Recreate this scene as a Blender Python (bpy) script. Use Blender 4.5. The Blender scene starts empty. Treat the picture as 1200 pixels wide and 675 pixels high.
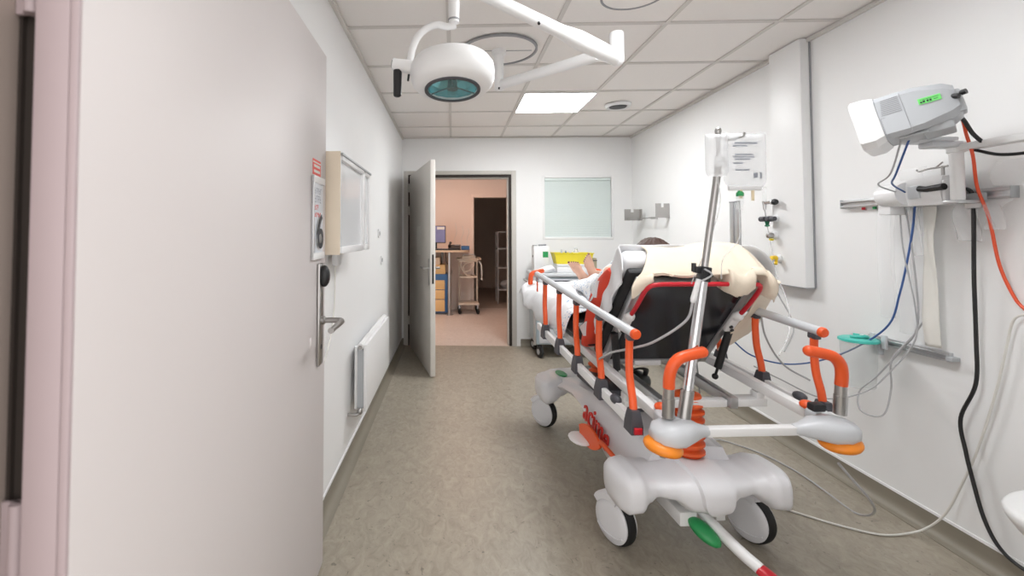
import bpy, bmesh, math, random
from mathutils import Vector, Matrix, noise
PI = math.pi
R = math.radians
random.seed(7)
SC = bpy.context.scene
COL = SC.collection

# ------------------------------------------------------------------ camera, world, exposure
CAM_Z = 1.317
cd = bpy.data.cameras.new('camera')
cam = bpy.data.objects.new('camera', cd); COL.objects.link(cam)
cd.sensor_fit = 'HORIZONTAL'; cd.sensor_width = 36.0
cd.lens = 536.5 / 1200 * 36
cd.shift_x = (600 - 511.1) / 1200
cd.shift_y = -(337.5 - 257.3) / 1200
cd.clip_start = 0.02
cam.location = (0, 0, CAM_Z)
cam.rotation_euler = (PI / 2 + 0.0321, 0, 0.0359)
cd.dof.use_dof = True; cd.dof.focus_distance = 2.6; cd.dof.aperture_fstop = 2.8
SC.camera = cam

W = bpy.data.worlds.new('world'); SC.world = W; W.use_nodes = True
bg = W.node_tree.nodes['Background']
bg.inputs[0].default_value = (1.0, 0.98, 0.97, 1); bg.inputs[1].default_value = 1.7
LED = 30.0          # emission of the ceiling panels
WARM = 13.0          # emission of the unseen lamp added in the room beyond
vs = SC.view_settings
vs.view_transform = 'Standard'; vs.look = 'None'; vs.gamma = 1; vs.use_curve_mapping = False
vs.exposure = 0.33

# ------------------------------------------------------------------ materials
MATS = {}
def lin(c):
    return tuple(((x / 255) / 12.92 if x / 255 <= .04045 else ((x / 255 + .055) / 1.055) ** 2.4) for x in c)
def mat(name, rgb, rough=.5, metal=0., var=.04, scale=30., bump=0., spec=.5, trans=0., alpha=1., emit=0., coat=0.):
    m = bpy.data.materials.new(name); m.use_nodes = True
    nt = m.node_tree; p = nt.nodes['Principled BSDF']
    c = lin(rgb)
    if var:
        tc = nt.nodes.new('ShaderNodeTexCoord'); n = nt.nodes.new('ShaderNodeTexNoise')
        n.inputs['Scale'].default_value = scale; n.inputs['Detail'].default_value = 4
        nt.links.new(tc.outputs['Object'], n.inputs['Vector'])
        mx = nt.nodes.new('ShaderNodeMix'); mx.data_type = 'RGBA'
        mx.inputs[6].default_value = tuple(x * (1 - var) for x in c) + (1,)
        mx.inputs[7].default_value = tuple(min(1, x * (1 + var)) for x in c) + (1,)
        nt.links.new(n.outputs['Fac'], mx.inputs[0]); nt.links.new(mx.outputs[2], p.inputs['Base Color'])
        if bump:
            b = nt.nodes.new('ShaderNodeBump'); b.inputs['Strength'].default_value = bump; b.inputs['Distance'].default_value = .004
            nt.links.new(n.outputs['Fac'], b.inputs['Height']); nt.links.new(b.outputs[0], p.inputs['Normal'])
    else:
        p.inputs['Base Color'].default_value = c + (1,)
    p.inputs['Roughness'].default_value = rough; p.inputs['Metallic'].default_value = metal
    p.inputs['Specular IOR Level'].default_value = spec
    p.inputs['Transmission Weight'].default_value = trans; p.inputs['Alpha'].default_value = alpha
    p.inputs['Coat Weight'].default_value = coat
    if emit:
        p.inputs['Emission Color'].default_value = c + (1,); p.inputs['Emission Strength'].default_value = emit
    MATS[name] = m
    return m

def floor_mat(name, dark, light):
    m = mat(name, light, .42, var=0)
    nt = m.node_tree; p = nt.nodes['Principled BSDF']
    tc = nt.nodes.new('ShaderNodeTexCoord'); mp = nt.nodes.new('ShaderNodeMapping'); mp.inputs['Scale'].default_value = (7, 4, 1)
    n1 = nt.nodes.new('ShaderNodeTexNoise'); n1.inputs['Scale'].default_value = 3.2; n1.inputs['Detail'].default_value = 9; n1.inputs['Roughness'].default_value = .68; n1.inputs['Distortion'].default_value = 1.2
    n2 = nt.nodes.new('ShaderNodeTexNoise'); n2.inputs['Scale'].default_value = 1.3; n2.inputs['Detail'].default_value = 3
    nt.links.new(tc.outputs['Object'], mp.inputs[0]); nt.links.new(mp.outputs[0], n1.inputs['Vector']); nt.links.new(tc.outputs['Object'], n2.inputs['Vector'])
    cr = nt.nodes.new('ShaderNodeValToRGB'); cr.color_ramp.elements[0].position = .34; cr.color_ramp.elements[1].position = .66
    cr.color_ramp.elements[0].color = lin(dark) + (1,); cr.color_ramp.elements[1].color = lin(light) + (1,)
    nt.links.new(n1.outputs['Fac'], cr.inputs[0])
    # sparse dark flecks
    n3 = nt.nodes.new('ShaderNodeTexNoise'); n3.inputs['Scale'].default_value = 22; n3.inputs['Detail'].default_value = 2; n3.inputs['Distortion'].default_value = 2.5
    nt.links.new(tc.outputs['Object'], n3.inputs['Vector'])
    r3 = nt.nodes.new('ShaderNodeValToRGB'); r3.color_ramp.elements[0].position = .26; r3.color_ramp.elements[1].position = .33
    r3.color_ramp.elements[0].color = (.55, .55, .55, 1); r3.color_ramp.elements[1].color = (1, 1, 1, 1)
    nt.links.new(n3.outputs['Fac'], r3.inputs[0])
    mu = nt.nodes.new('ShaderNodeMix'); mu.data_type = 'RGBA'; mu.blend_type = 'MULTIPLY'; mu.inputs[0].default_value = 1
    nt.links.new(cr.outputs[0], mu.inputs[6]); nt.links.new(r3.outputs[0], mu.inputs[7])
    m2 = nt.nodes.new('ShaderNodeMix'); m2.data_type = 'RGBA'; m2.blend_type = 'MULTIPLY'; m2.inputs[0].default_value = .18
    nt.links.new(mu.outputs[2], m2.inputs[6]); nt.links.new(n2.outputs['Fac'], m2.inputs[7])
    nt.links.new(m2.outputs[2], p.inputs['Base Color'])
    p.inputs['Roughness'].default_value = .38
    return m
M_FLOOR = floor_mat('floor_vinyl', (148, 139, 124), (172, 163, 148))
M_FLOOR2 = floor_mat('floor_vinyl_beyond', (212, 196, 184), (226, 212, 202))
M_COVE = mat('vinyl_cove', (134, 127, 114), .45, var=.06, scale=12)
M_WALL = mat('wall_paint', (237, 237, 237), .55, var=.012, scale=4)
M_CEIL = mat('ceiling_tile', (240, 236, 233), .9, var=.02, scale=60)
M_GRID = mat('ceiling_grid_paint', (214, 210, 206), .6, var=.02)
M_DOOR = mat('door_laminate', (208, 202, 201), .5, var=.012, scale=3)
M_JAMB = mat('door_jamb_paint', (168, 154, 146), .45, var=.03, scale=8)
M_EDGE = mat('door_edge', (174, 158, 160), .5, var=.03, scale=8)
M_DOOR2 = mat('back_door_laminate', (206, 201, 194), .4, var=.02, scale=4)
M_DEDGE = mat('door_edge_light', (226, 222, 216), .4, var=.02)
M_FRAME = mat('door_frame_grey', (196, 192, 186), .45, var=.02)
M_SEAL_GAP = mat('seal_and_gap_shade', (46, 38, 33), .7, var=.1)  # seal of the back doorway; also painted shade in the near hinge gap
M_STEEL = mat('stainless_steel', (176, 174, 172), .28, 1., var=.05, scale=80)
M_CHROME = mat('chrome', (214, 214, 216), .12, 1., var=.02)
M_ALU = mat('aluminium', (200, 201, 203), .35, .85, var=.03)
M_WHITE = mat('white_plastic', (232, 232, 233), .3, var=.01, scale=10)
M_WHITE2 = mat('white_powder_coat', (236, 236, 236), .38, var=.01)
M_SHELL = mat('white_moulded_shell', (224, 224, 227), .34, var=.012, scale=8)
M_GREYP = mat('light_grey_plastic', (206, 209, 213), .33, var=.015, scale=10)
M_GREYM = mat('mid_grey_plastic', (176, 179, 182), .4, var=.02)
M_DGREY = mat('dark_grey_plastic', (72, 72, 78), .45, var=.05)
M_BLACK = mat('black_plastic', (28, 28, 30), .42, var=.1)
M_RUBBER = mat('black_rubber', (24, 24, 25), .65, var=.1)
M_PANEL = mat('black_panel', (34, 35, 40), .16, var=.05, scale=4, spec=.6)
M_ORANGE = mat('orange_plastic', (236, 92, 38), .38, var=.03, scale=15)
M_ORANGE2 = mat('bumper_orange', (240, 140, 36), .42, var=.03, scale=15)
M_BELLOW = mat('bellows_orange', (222, 92, 40), .5, var=.04)
M_RED = mat('red_tube', (196, 32, 46), .3, var=.03)
M_REDC = mat('red_cushion', (216, 62, 36), .5, var=.05, scale=12)
M_SIGNRED = mat('sign_red', (226, 74, 62), .5, var=.02)
M_LOGO = mat('logo_red', (214, 52, 44), .45, var=.02)
M_GREEN = mat('green_plastic', (44, 150, 86), .4, var=.04)
M_TEAL = mat('teal_plastic', (76, 196, 182), .35, var=.04)
M_YELLOW = mat('yellow_plastic', (236, 218, 60), .45, var=.04)
M_YELLOW2 = mat('yellow_knob', (238, 200, 40), .4, var=.04)
M_BLUE = mat('blue_plastic', (52, 98, 146), .45, var=.04)
M_CBLUE = mat('blue_cable', (58, 92, 150), .45, var=.04)
M_CGREY = mat('grey_cable', (176, 176, 178), .45, var=.04)
M_CWHITE = mat('white_cable', (222, 220, 214), .45, var=.03)
M_CBLACK = mat('black_cable', (24, 24, 26), .45, var=.06)
M_CORANGE = mat('orange_cable', (226, 84, 44), .45, var=.04)
M_CREAM = mat('cream_blanket', (232, 219, 200), .85, var=.05, scale=50, bump=.15)
M_SHEET = mat('white_linen', (229, 229, 231), .85, var=.025, scale=50, bump=.12)
M_MATTR = mat('mattress_black', (32, 32, 34), .6, var=.08)
M_SKIN = mat('skin', (222, 178, 156), .5, var=.06, scale=18)
M_HAIR = mat('brown_hair', (74, 52, 44), .55, var=.25, scale=90)
M_NAIL = mat('nail_varnish', (104, 24, 40), .2, var=.03)
M_WOOD = mat('light_birch', (234, 220, 200), .5, var=.05, scale=7)
M_WOODD = mat('drawer_wood', (222, 178, 120), .5, var=.05, scale=7)
M_WOODT = mat('desk_top_wood', (214, 186, 158), .45, var=.05, scale=7)
M_PAPER = mat('paper', (226, 224, 218), .8, var=.02)
M_INK = mat('ink_black', (40, 42, 50), .6, var=.03)
M_INKG = mat('ink_grey', (150, 154, 164), .6, var=.03)
M_SIGN = mat('sign_face', (214, 219, 226), .35, var=.01)
M_BLIND = mat('blind_slats', (216, 226, 224), .5, var=.015)
M_CART = mat('cart_blue_grey', (176, 190, 198), .4, var=.03)
M_STICK = mat('green_sticker', (120, 226, 120), .5, var=.02)
M_GREYD = mat('grille_grey', (150, 151, 154), .5, var=.05)
M_SCREEN = mat('monitor_screen', (96, 92, 120), .2, var=.3, scale=9, emit=.6)
M_DARKROOM = mat('dark_room_wall', (216, 204, 194), .8, var=.05)
M_ROOM2 = mat('room_beyond_wall', (232, 214, 202), .7, var=.015)
M_GLASS = mat('cabinet_glass', (246, 248, 250), .1, var=0, alpha=.88)
M_LENS = mat('lamp_lens_glass', (96, 170, 180), .06, var=0, trans=.0, coat=1, spec=.8)
M_REFL = mat('lamp_reflector', (120, 205, 214), .16, .6, var=.2, scale=16)
def film(name, rgb, a):
    m = mat(name, rgb, .18, var=0, alpha=a, spec=.7)
    return m
M_FILM = film('clear_film', (246, 248, 250), .15)
M_FILM3 = film('thin_clear_wrap', (250, 251, 252), .08)
M_FILM2 = film('milky_film', (246, 247, 248), .34)
M_CAN = film('clear_canister', (236, 242, 243), .17)
M_BAG = film('iv_bag_film', (240, 242, 244), .42)
def emit_mat(name, rgb, s):
    m = bpy.data.materials.new(name); m.use_nodes = True; nt = m.node_tree
    nt.nodes.remove(nt.nodes['Principled BSDF'])
    e = nt.nodes.new('ShaderNodeEmission'); e.inputs[0].default_value = lin(rgb) + (1,); e.inputs[1].default_value = s
    nt.links.new(e.outputs[0], nt.nodes['Material Output'].inputs[0]); return m
M_LED = emit_mat('led_diffuser', (252, 254, 255), LED)
M_LED_FILL = emit_mat('led_fill_diffuser', (252, 254, 255), LED * .55)  # weaker emission for the added front panel
M_WARM = emit_mat('warm_fill_diffuser', (255, 208, 184), WARM)
# patterned gown: white with small blue figures
M_GOWN = mat('patterned_gown', (232, 236, 240), .8, var=0)
def _gown():
    nt = M_GOWN.node_tree; p = nt.nodes['Principled BSDF']
    tc = nt.nodes.new('ShaderNodeTexCoord'); v = nt.nodes.new('ShaderNodeTexVoronoi'); v.inputs['Scale'].default_value = 55
    nt.links.new(tc.outputs['Object'], v.inputs['Vector'])
    r = nt.nodes.new('ShaderNodeValToRGB'); r.color_ramp.elements[0].position = .24; r.color_ramp.elements[1].position = .3
    r.color_ramp.elements[0].color = lin((120, 160, 200)) + (1,); r.color_ramp.elements[1].color = lin((236, 238, 240)) + (1,)
    nt.links.new(v.outputs['Distance'], r.inputs[0]); nt.links.new(r.outputs[0], p.inputs['Base Color'])
_gown()

# ------------------------------------------------------------------ mesh helpers
def smooth_path(pts, k=6):
    P = [Vector(p) for p in pts]
    if len(P) < 3: return P
    out = []
    for i in range(len(P) - 1):
        p0 = P[i - 1] if i else P[0] * 2 - P[1]
        p1, p2 = P[i], P[i + 1]
        p3 = P[i + 2] if i + 2 < len(P) else P[-1] * 2 - P[-2]
        for j in range(k):
            t = j / k
            out.append(.5 * ((2 * p1) + (p2 - p0) * t + (2 * p0 - 5 * p1 + 4 * p2 - p3) * t * t + (3 * p1 - p0 - 3 * p2 + p3) * t ** 3))
    out.append(P[-1]); return out

class MB:
    def __init__(s, mx=None):
        s.bm = bmesh.new(); s.mx = mx or Matrix()
    def v(s, p): return s.bm.verts.new(s.mx @ Vector(p))
    def face(s, vs):
        try: return s.bm.faces.new(vs)
        except ValueError: return None
    def box(s, lo, hi, bev=0., seg=2, rot=None):
        lo = Vector(lo); hi = Vector(hi); c = (lo + hi) / 2; d = hi - lo
        b = bmesh.new(); bmesh.ops.create_cube(b, size=1)
        bmesh.ops.scale(b, vec=d, verts=b.verts)
        if bev: bmesh.ops.bevel(b, geom=b.edges[:], offset=min(bev, min(d) * .49), segments=seg, affect='EDGES', profile=.5)
        m = Matrix.Translation(c) @ (rot.to_4x4() if rot else Matrix())
        s.merge(b, m); return s
    def merge(s, b, m=None):
        m = s.mx @ (m or Matrix()); mp = {}
        for v in b.verts: mp[v] = s.bm.verts.new(m @ v.co)
        for f in b.faces: s.face([mp[v] for v in f.verts])
        b.free(); return s
    def rings(s, rs, cap=True, closed=False):
        V = [[s.v(p) for p in r] for r in rs]; n = len(V[0])
        seq = list(range(len(V))) + ([0] if closed else [])
        for a, b in zip(seq[:-1], seq[1:]):
            for i in range(n):
                s.face([V[a][i], V[a][(i + 1) % n], V[b][(i + 1) % n], V[b][i]])
        if cap and not closed:
            s.face(V[0][::-1]); s.face(V[-1])
        return s
    def tube(s, pts, r, n=10, closed=False, flat=None):
        P = [Vector(p) for p in pts]; L = len(P)
        rad = r if isinstance(r, (list, tuple)) else [r] * L
        up = None; rs = []
        for i in range(L):
            if closed: t = P[(i + 1) % L] - P[i - 1]
            else: t = (P[min(i + 1, L - 1)] - P[max(i - 1, 0)])
            t = t.normalized() if t.length > 1e-9 else Vector((0, 0, 1))
            if up is None:
                up = Vector((0, 0, 1)) if abs(t.z) < .9 else Vector((1, 0, 0))
            a = t.cross(up)
            if a.length < 1e-6: a = t.orthogonal()
            a.normalize(); up = a.cross(t).normalized(); b = up
            fa, fb = flat if flat else (1, 1)
            rs.append([P[i] + rad[i] * (fa * math.cos(q * 2 * PI / n) * a + fb * math.sin(q * 2 * PI / n) * b) for q in range(n)])
        return s.rings(rs, closed=closed)
    def lathe(s, prof, c=(0, 0, 0), axis=(0, 0, 1), n=24, cap=True):
        q = Vector((0, 0, 1)).rotation_difference(Vector(axis).normalized()).to_matrix(); c = Vector(c)
        return s.rings([[c + q @ Vector((r * math.cos(i * 2 * PI / n), r * math.sin(i * 2 * PI / n), z)) for i in range(n)] for r, z in prof], cap=cap)
    def prism(s, poly, fn, d0, d1):
        return s.rings([[fn(x, y, d0) for x, y in poly], [fn(x, y, d1) for x, y in poly]])
    def ell(s, c, rad, rot=None, u=16, w=10):
        c = Vector(c); q = rot or Matrix.Identity(3); rs = []
        for j in range(1, w):
            th = PI * j / w
            rs.append([c + q @ Vector((rad[0] * math.sin(th) * math.cos(i * 2 * PI / u), rad[1] * math.sin(th) * math.sin(i * 2 * PI / u), rad[2] * math.cos(th))) for i in range(u)])
        V = [[s.v(p) for p in r] for r in rs]
        for a, b in zip(V[:-1], V[1:]):
            for i in range(u): s.face([a[i], b[i], b[(i + 1) % u], a[(i + 1) % u]])
        t = s.v(c + q @ Vector((0, 0, rad[2]))); e = s.v(c - q @ Vector((0, 0, rad[2])))
        for i in range(u):
            s.face([t, V[0][i], V[0][(i + 1) % u]]); s.face([e, V[-1][(i + 1) % u], V[-1][i]])
        return s
    def grid(s, fn, nu, nv, thick=0.):
        P = [[Vector(fn(i / nu, j / nv)) for j in range(nv + 1)] for i in range(nu + 1)]
        V = [[s.v(p) for p in r] for r in P]
        if not thick:
            for i in range(nu):
                for j in range(nv): s.face([V[i][j], V[i + 1][j], V[i + 1][j + 1], V[i][j + 1]])
            return s
        def nrm(i, j):
            a = P[min(i + 1, nu)][j] - P[max(i - 1, 0)][j]; b = P[i][min(j + 1, nv)] - P[i][max(j - 1, 0)]
            n = a.cross(b); return n.normalized() if n.length > 1e-9 else Vector((0, 0, 1))
        B = [[s.v(P[i][j] - thick * nrm(i, j)) for j in range(nv + 1)] for i in range(nu + 1)]
        for i in range(nu):
            for j in range(nv):
                s.face([V[i][j], V[i + 1][j], V[i + 1][j + 1], V[i][j + 1]])
                s.face([B[i][j], B[i][j + 1], B[i + 1][j + 1], B[i + 1][j]])
        for i in range(nu):
            s.face([V[i][0], B[i][0], B[i + 1][0], V[i + 1][0]]); s.face([V[i][nv], V[i + 1][nv], B[i + 1][nv], B[i][nv]])
        for j in range(nv):
            s.face([V[0][j], V[0][j + 1], B[0][j + 1], B[0][j]]); s.face([V[nu][j], B[nu][j], B[nu][j + 1], V[nu][j + 1]])
        return s
    def text(s, body, size, m, ext=.0015, align='LEFT', bold=0.):
        c = bpy.data.curves.new('lettering', 'FONT'); c.body = body; c.size = size; c.extrude = ext; c.align_x = align; c.offset = bold
        o = bpy.data.objects.new('lettering', c); COL.objects.link(o)
        dg = bpy.context.evaluated_depsgraph_get(); dg.update()
        me = bpy.data.meshes.new_from_object(o.evaluated_get(dg))
        b = bmesh.new(); b.from_mesh(me); bpy.data.objects.remove(o); bpy.data.curves.remove(c); bpy.data.meshes.remove(me)
        return s.merge(b, m)
    def build(s, name, m, parent=None, sharp=42., **props):
        me = bpy.data.meshes.new(name)
        bmesh.ops.recalc_face_normals(s.bm, faces=s.bm.faces[:])
        s.bm.to_mesh(me); s.bm.free()
        me.materials.append(m); me.shade_smooth(); me.set_sharp_from_angle(angle=R(sharp))
        o = bpy.data.objects.new(name, me); COL.objects.link(o)
        if parent: o.parent = parent
        for k, v_ in props.items(): o[k] = v_
        return o

def thing(name, label, cat, loc=(0, 0, 0), rz=0, group=None):
    o = bpy.data.objects.new(name, None); o.empty_display_size = .05; COL.objects.link(o)
    o.location = loc; o.rotation_euler = (0, 0, rz); o['label'] = label; o['category'] = cat
    if group: o['group'] = group
    return o
def tag(o, label, cat, group=None, kind=None):
    o['label'] = label; o['category'] = cat
    if group: o['group'] = group
    if kind: o['kind'] = kind
    return o
def struct(mb, name, m, parent=None, sharp=42.):
    o = mb.build(name, m, parent, sharp)
    if not parent: o['kind'] = 'structure'
    return o
def cable(name, pts, r, m, label, cat='cable', group=None, k=8):
    return tag(MB().tube(smooth_path(pts, k), r, 8).build(name, m), label, cat, group)

# ------------------------------------------------------------------ room shell
XL, XR, YB, YN, H = -.6055, 2.118, 5.47, .47, 2.479
DX0, DX1, DZ = -.532, .70, 2.03                     # doorway in the back wall
struct(MB().box((XL - .7, -1.6, -.1), (XR + .3, YB, 0)), 'floor', M_FLOOR)
struct(MB().box((XL - .15, YN - .1, -.1), (XL, YB + .15, H + .1)), 'wall_left', M_WALL)
struct(MB().box((XR, YN - .1, -.1), (XR + .15, YB + .15, H + .1)), 'wall_right', M_WALL)
wb = MB()
WX0, WX1, WZ0, WZ1 = 1.065, 1.905, 1.255, 2.015
wb.box((XL, YB, 0), (DX0 - .045, YB + .12, H)); wb.box((DX1 + .045, YB, 0), (WX0, YB + .12, H)); wb.box((WX1, YB, 0), (XR, YB + .12, H))
wb.box((DX0 - .045, YB, DZ + .04), (DX1 + .045, YB + .12, H)); wb.box((WX0, YB, 0), (WX1, YB + .12, WZ0)); wb.box((WX0, YB, WZ1), (WX1, YB + .12, H))
struct(wb, 'wall_back', M_WALL)
wn = MB()
wn.box((XL - .15, YN - .1, 0), (-.70, YN, H)); wn.box((.93, YN - .1, 0), (XR + .15, YN, H)); wn.box((-.70, YN - .1, 2.12), (.93, YN, H))
struct(wn, 'wall_front', M_WALL)

ce = struct(MB().box((XL - .15, YN - .1, H + .004), (XR + .15, YB + .15, H + .1)), 'ceiling', M_CEIL)
cg = MB(); rows = [4.924 - .6 * k for k in range(8)]; cols = [-.021 + .6 * k for k in range(4)]
for y in rows: cg.box((XL, y - .012, H - .004), (XR, y + .012, H + .006))
for x in cols: cg.box((x - .012, YN, H - .0035), (x + .012, YB, H + .006))
cg.build('ceiling_grid', M_GRID, ce)
tr = MB()
tr.box((XL, YN, H - .022), (XL + .02, YB, H - .0015)); tr.box((XR - .02, YN, H - .022), (XR, YB, H - .0015)); tr.box((XL + .02, YB - .012, H - .014), (XR - .02, YB, H - .0015))
struct(tr, 'trim_1', M_GRID)

def cove(name, pts, hgt=.085):
    # coved vinyl upstand: an L with a rounded foot, swept along the wall (pts: start, end, inward normal)
    (x0, y0), (x1, y1), (nx, ny) = pts
    prof = [(0, 0), (.05, 0), (.05, .0025), (.032, .005), (.016, .013), (.007, .028), (.004, .045), (.004, hgt), (0, hgt)]
    m = MB(); m.rings([[(x0 + nx * d, y0 + ny * d, z) for d, z in prof], [(x1 + nx * d, y1 + ny * d, z) for d, z in prof]])
    o = struct(m, name, M_COVE)
    b = MB(); b.rings([[(x0 + nx * d, y0 + ny * d, z) for d, z in [(0, hgt), (.006, hgt), (.0045, hgt + .011), (0, hgt + .012)]], [(x1 + nx * d, y1 + ny * d, z) for d, z in [(0, hgt), (.006, hgt), (.0045, hgt + .011), (0, hgt + .012)]]])
    b.build('caulk_line', M_WHITE, o)
cove('baseboard_left', ((XL, YN), (XL, YB), (1, 0)))
cove('baseboard_right', ((XR, YN), (XR, YB), (-1, 0)))
cove('baseboard_back', ((DX1 + .10, YB), (XR, YB), (0, -1)))
cove('baseboard_back.001', ((XL, YB), (DX0 - .05, YB), (0, -1)))

# near door: leaf folded back beside the left wall
DA = R(1.05)
rot = Matrix.Translation((-.497, .588, 0)) @ Matrix.Rotation(DA, 4, 'Z') @ Matrix.Translation((.5, -.588, 0))
door = bpy.data.objects.new('door_1', None); COL.objects.link(door); door['kind'] = 'structure'
MB(rot).box((-.558, .590, .008), (-.50, 1.855, 2.052), .0015).build('leaf', M_DOOR, door)
e = MB(rot); e.box((-.560, .584, .008), (-.513, .590, 2.052), .001); e.box((-.512, .584, .008), (-.501, .590, 2.052), .001)
e.build('leaf_edge', M_EDGE, door, label='pinkish hinge edge')
for z in (.84, 1.62):
    h = MB(); h.box((-.6015, .600, z), (-.557, .606, z + .12), .001); h.tube([(-.578, .600, z), (-.578, .600, z + .12)], .0095, 14); h.build('hinge', M_EDGE, door)
# long steel handle plate with reader knob and lever
pl = MB(rot); pl.box((-.500, 1.735, .815), (-.488, 1.79, 1.205), .004); plate = pl.build('handle_plate', M_STEEL, door)
kn = MB(rot); kn.ell((-.478, 1.765, 1.155), (.022, .022, .042)); kn.lathe([(.02, 0), (.02, .02)], (-.49, 1.765, 1.155), (1, 0, 0)); kn.build('card_reader_knob', M_BLACK, plate)
lv = MB(rot); lv.tube(smooth_path([(-.49, 1.765, .985), (-.425, 1.765, .985), (-.410, 1.757, .985), (-.404, 1.74, .985)], 5) + [Vector((-.404, 1.57, .985))], .0105, 14)
lv.lathe([(.017, 0), (.017, .012), (.012, .016)], (-.489, 1.765, .985), (1, 0, 0)); lv.build('lever', M_STEEL, plate)
ch = MB(rot); ch.lathe([(.009, 0), (.009, .004)], (-.49, 1.762, .885), (1, 0, 0)); ch.build('lock_cylinder', M_DGREY, plate)
ks = MB(rot); ks.ell((-.5, 1.66, .92), (.006, .012, .022)); ks.build('door_bumper', M_DOOR, door)

# near door frame: jamb, dark strips standing in for shade in the hinge gap, outer casing
fj = MB()
fj.box((-.70, .36, 0), (-.602, .612, 2.12), .003); fj.box((-.72, .33, 0), (-.592, .36, 2.12), .003)
struct(fj, 'trim_2', M_JAMB)
sg = MB(); sg.box((-.6055, .6125, 0), (-.556, .70, 2.12)); sg.box((-.6015, .606, 0), (-.5965, .6122, 2.12)); struct(sg, 'trim_3', M_SEAL_GAP)
fr = MB(); fr.box((.86, .34, 0), (.93, .50, 2.12), .003); fr.box((-.70, .34, 2.06), (.93, .50, 2.12), .003); struct(fr, 'trim_4', M_JAMB)

# back doorway frame
bf = MB()
bf.box((DX0 - .05, YB - .012, 0), (DX0, YB + .13, DZ + .045), .002); bf.box((DX1, YB - .012, 0), (DX1 + .055, YB + .13, DZ + .045), .002); bf.box((DX0, YB - .012, DZ), (DX1, YB + .13, DZ + .045), .002)
struct(bf, 'trim_5', M_FRAME)
bs = MB(); bs.box((DX1 - .03, YB + .0, 0), (DX1, YB + .03, DZ)); bs.box((DX0, YB, DZ - .03), (DX1 - .03, YB + .03, DZ)); bs.box((DX0, YB, 0), (DX0 + .02, YB + .03, DZ - .03))
struct(bs, 'trim_6', M_SEAL_GAP)
bl = MB(); bl.box((DX1 - .045, YB + .03, 0), (DX1, YB + .12, DZ)); bl.box((DX0, YB + .03, DZ - .045), (DX1 - .045, YB + .12, DZ)); struct(bl, 'trim_7', M_FRAME)

# back door leaf, swung open into the room
d2 = bpy.data.objects.new('door_2', None); COL.objects.link(d2); d2['kind'] = 'structure'
d2.location = (-.512, YB - .02, 0); d2.rotation_euler = (0, 0, math.atan2(4.24 - 5.45, -.206 + .512))
LW = 1.255
MB().box((0, 0, .012), (LW, .045, 2.012), .001).build('leaf', M_DOOR2, d2)
MB().box((LW, -.0005, .012), (LW + .003, .0455, 2.012), .0005).build('leaf_edge', M_DEDGE, d2)
MB().box((LW + .002, .014, .86), (LW + .0055, .031, 1.13), .001).build('lock_faceplate', M_BLACK, d2)
for z in (.25, 1.55, 1.82):
    MB().tube([(-.006, -.006, z), (-.006, -.006, z + .1)], .009, 12).build('hinge', M_FRAME, d2)
for sgn in (-1, 1):
    y0 = 0 if sgn < 0 else .045
    hp = MB(); hp.box((LW - .085, min(y0, y0 + sgn * .008), .84), (LW - .04, max(y0, y0 + sgn * .008), 1.09), .003); hp = hp.build('handle_plate', M_STEEL, d2)
    MB().tube(smooth_path([(LW - .062, y0, 1.0), (LW - .062, y0 + sgn * .045, 1.0), (LW - .075, y0 + sgn * .055, 1.0), (LW - .10, y0 + sgn * .057, 1.0)], 4) + [Vector((LW - .19, y0 + sgn * .057, 1.0))], .01, 12).build('lever', M_STEEL, hp)
pn = MB(); pn.box((.52, -.0015, 1.10), (.73, -.0003, 1.40)); pn = pn.build('paper_notice', M_PAPER, d2, label='faint paper notice taped to the leaf')

# window with closed blind
w1 = bpy.data.objects.new('window_1', None); COL.objects.link(w1); w1['kind'] = 'structure'
wf = MB(); t = .028
for a, b in (((WX0, WZ0), (WX0 + t, WZ1)), ((WX1 - t, WZ0), (WX1, WZ1)), ((WX0 + t, WZ0), (WX1 - t, WZ0 + t)), ((WX0 + t, WZ1 - t), (WX1 - t, WZ1))):
    wf.box((a[0], YB - .006, a[1]), (b[0], YB + .06, b[1]), .002)
wf.build('window_frame', M_WHITE2, w1)
gl = MB(); gl.box((WX0 + t, YB + .05, WZ0 + t), (WX1 - t, YB + .055, WZ1 - t)); gl.build('window_pane', mat('window_backing', (200, 212, 212), .3, var=.02), w1)
bd = thing('window_blind', 'closed pale green-white slatted blind filling the window beside the doorway', 'blind', ((WX0 + WX1) / 2, YB + .02, WZ0))
hw = (WX1 - WX0) / 2 - t - .004; z0 = .034; z1 = WZ1 - WZ0 - t - .035
sm = MB(); N = 34
for i in range(N):
    zc = z0 + (i + .5) * (z1 - z0) / N
    sm.rings([[(x, .010 * math.cos(R(68)) * q - .003 * (1 - q * q), zc + .0135 * q) for q in (-1, -.5, 0, .5, 1)] + [(x, .010 * math.cos(R(68)) * q - .003 * (1 - q * q) + .0006, zc + .0135 * q) for q in (1, .5, 0, -.5, -1)] for x in (-hw, hw)])
sm.build('slats', M_BLIND, bd)
MB().box((-hw, -.016, z1 + .001), (hw, .016, z1 + .034), .003).build('head_rail', M_BLIND, bd)
MB().box((-hw, -.008, z0 - .014), (hw, .008, z0 - .001), .003).build('bottom_rail', M_BLIND, bd)

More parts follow.
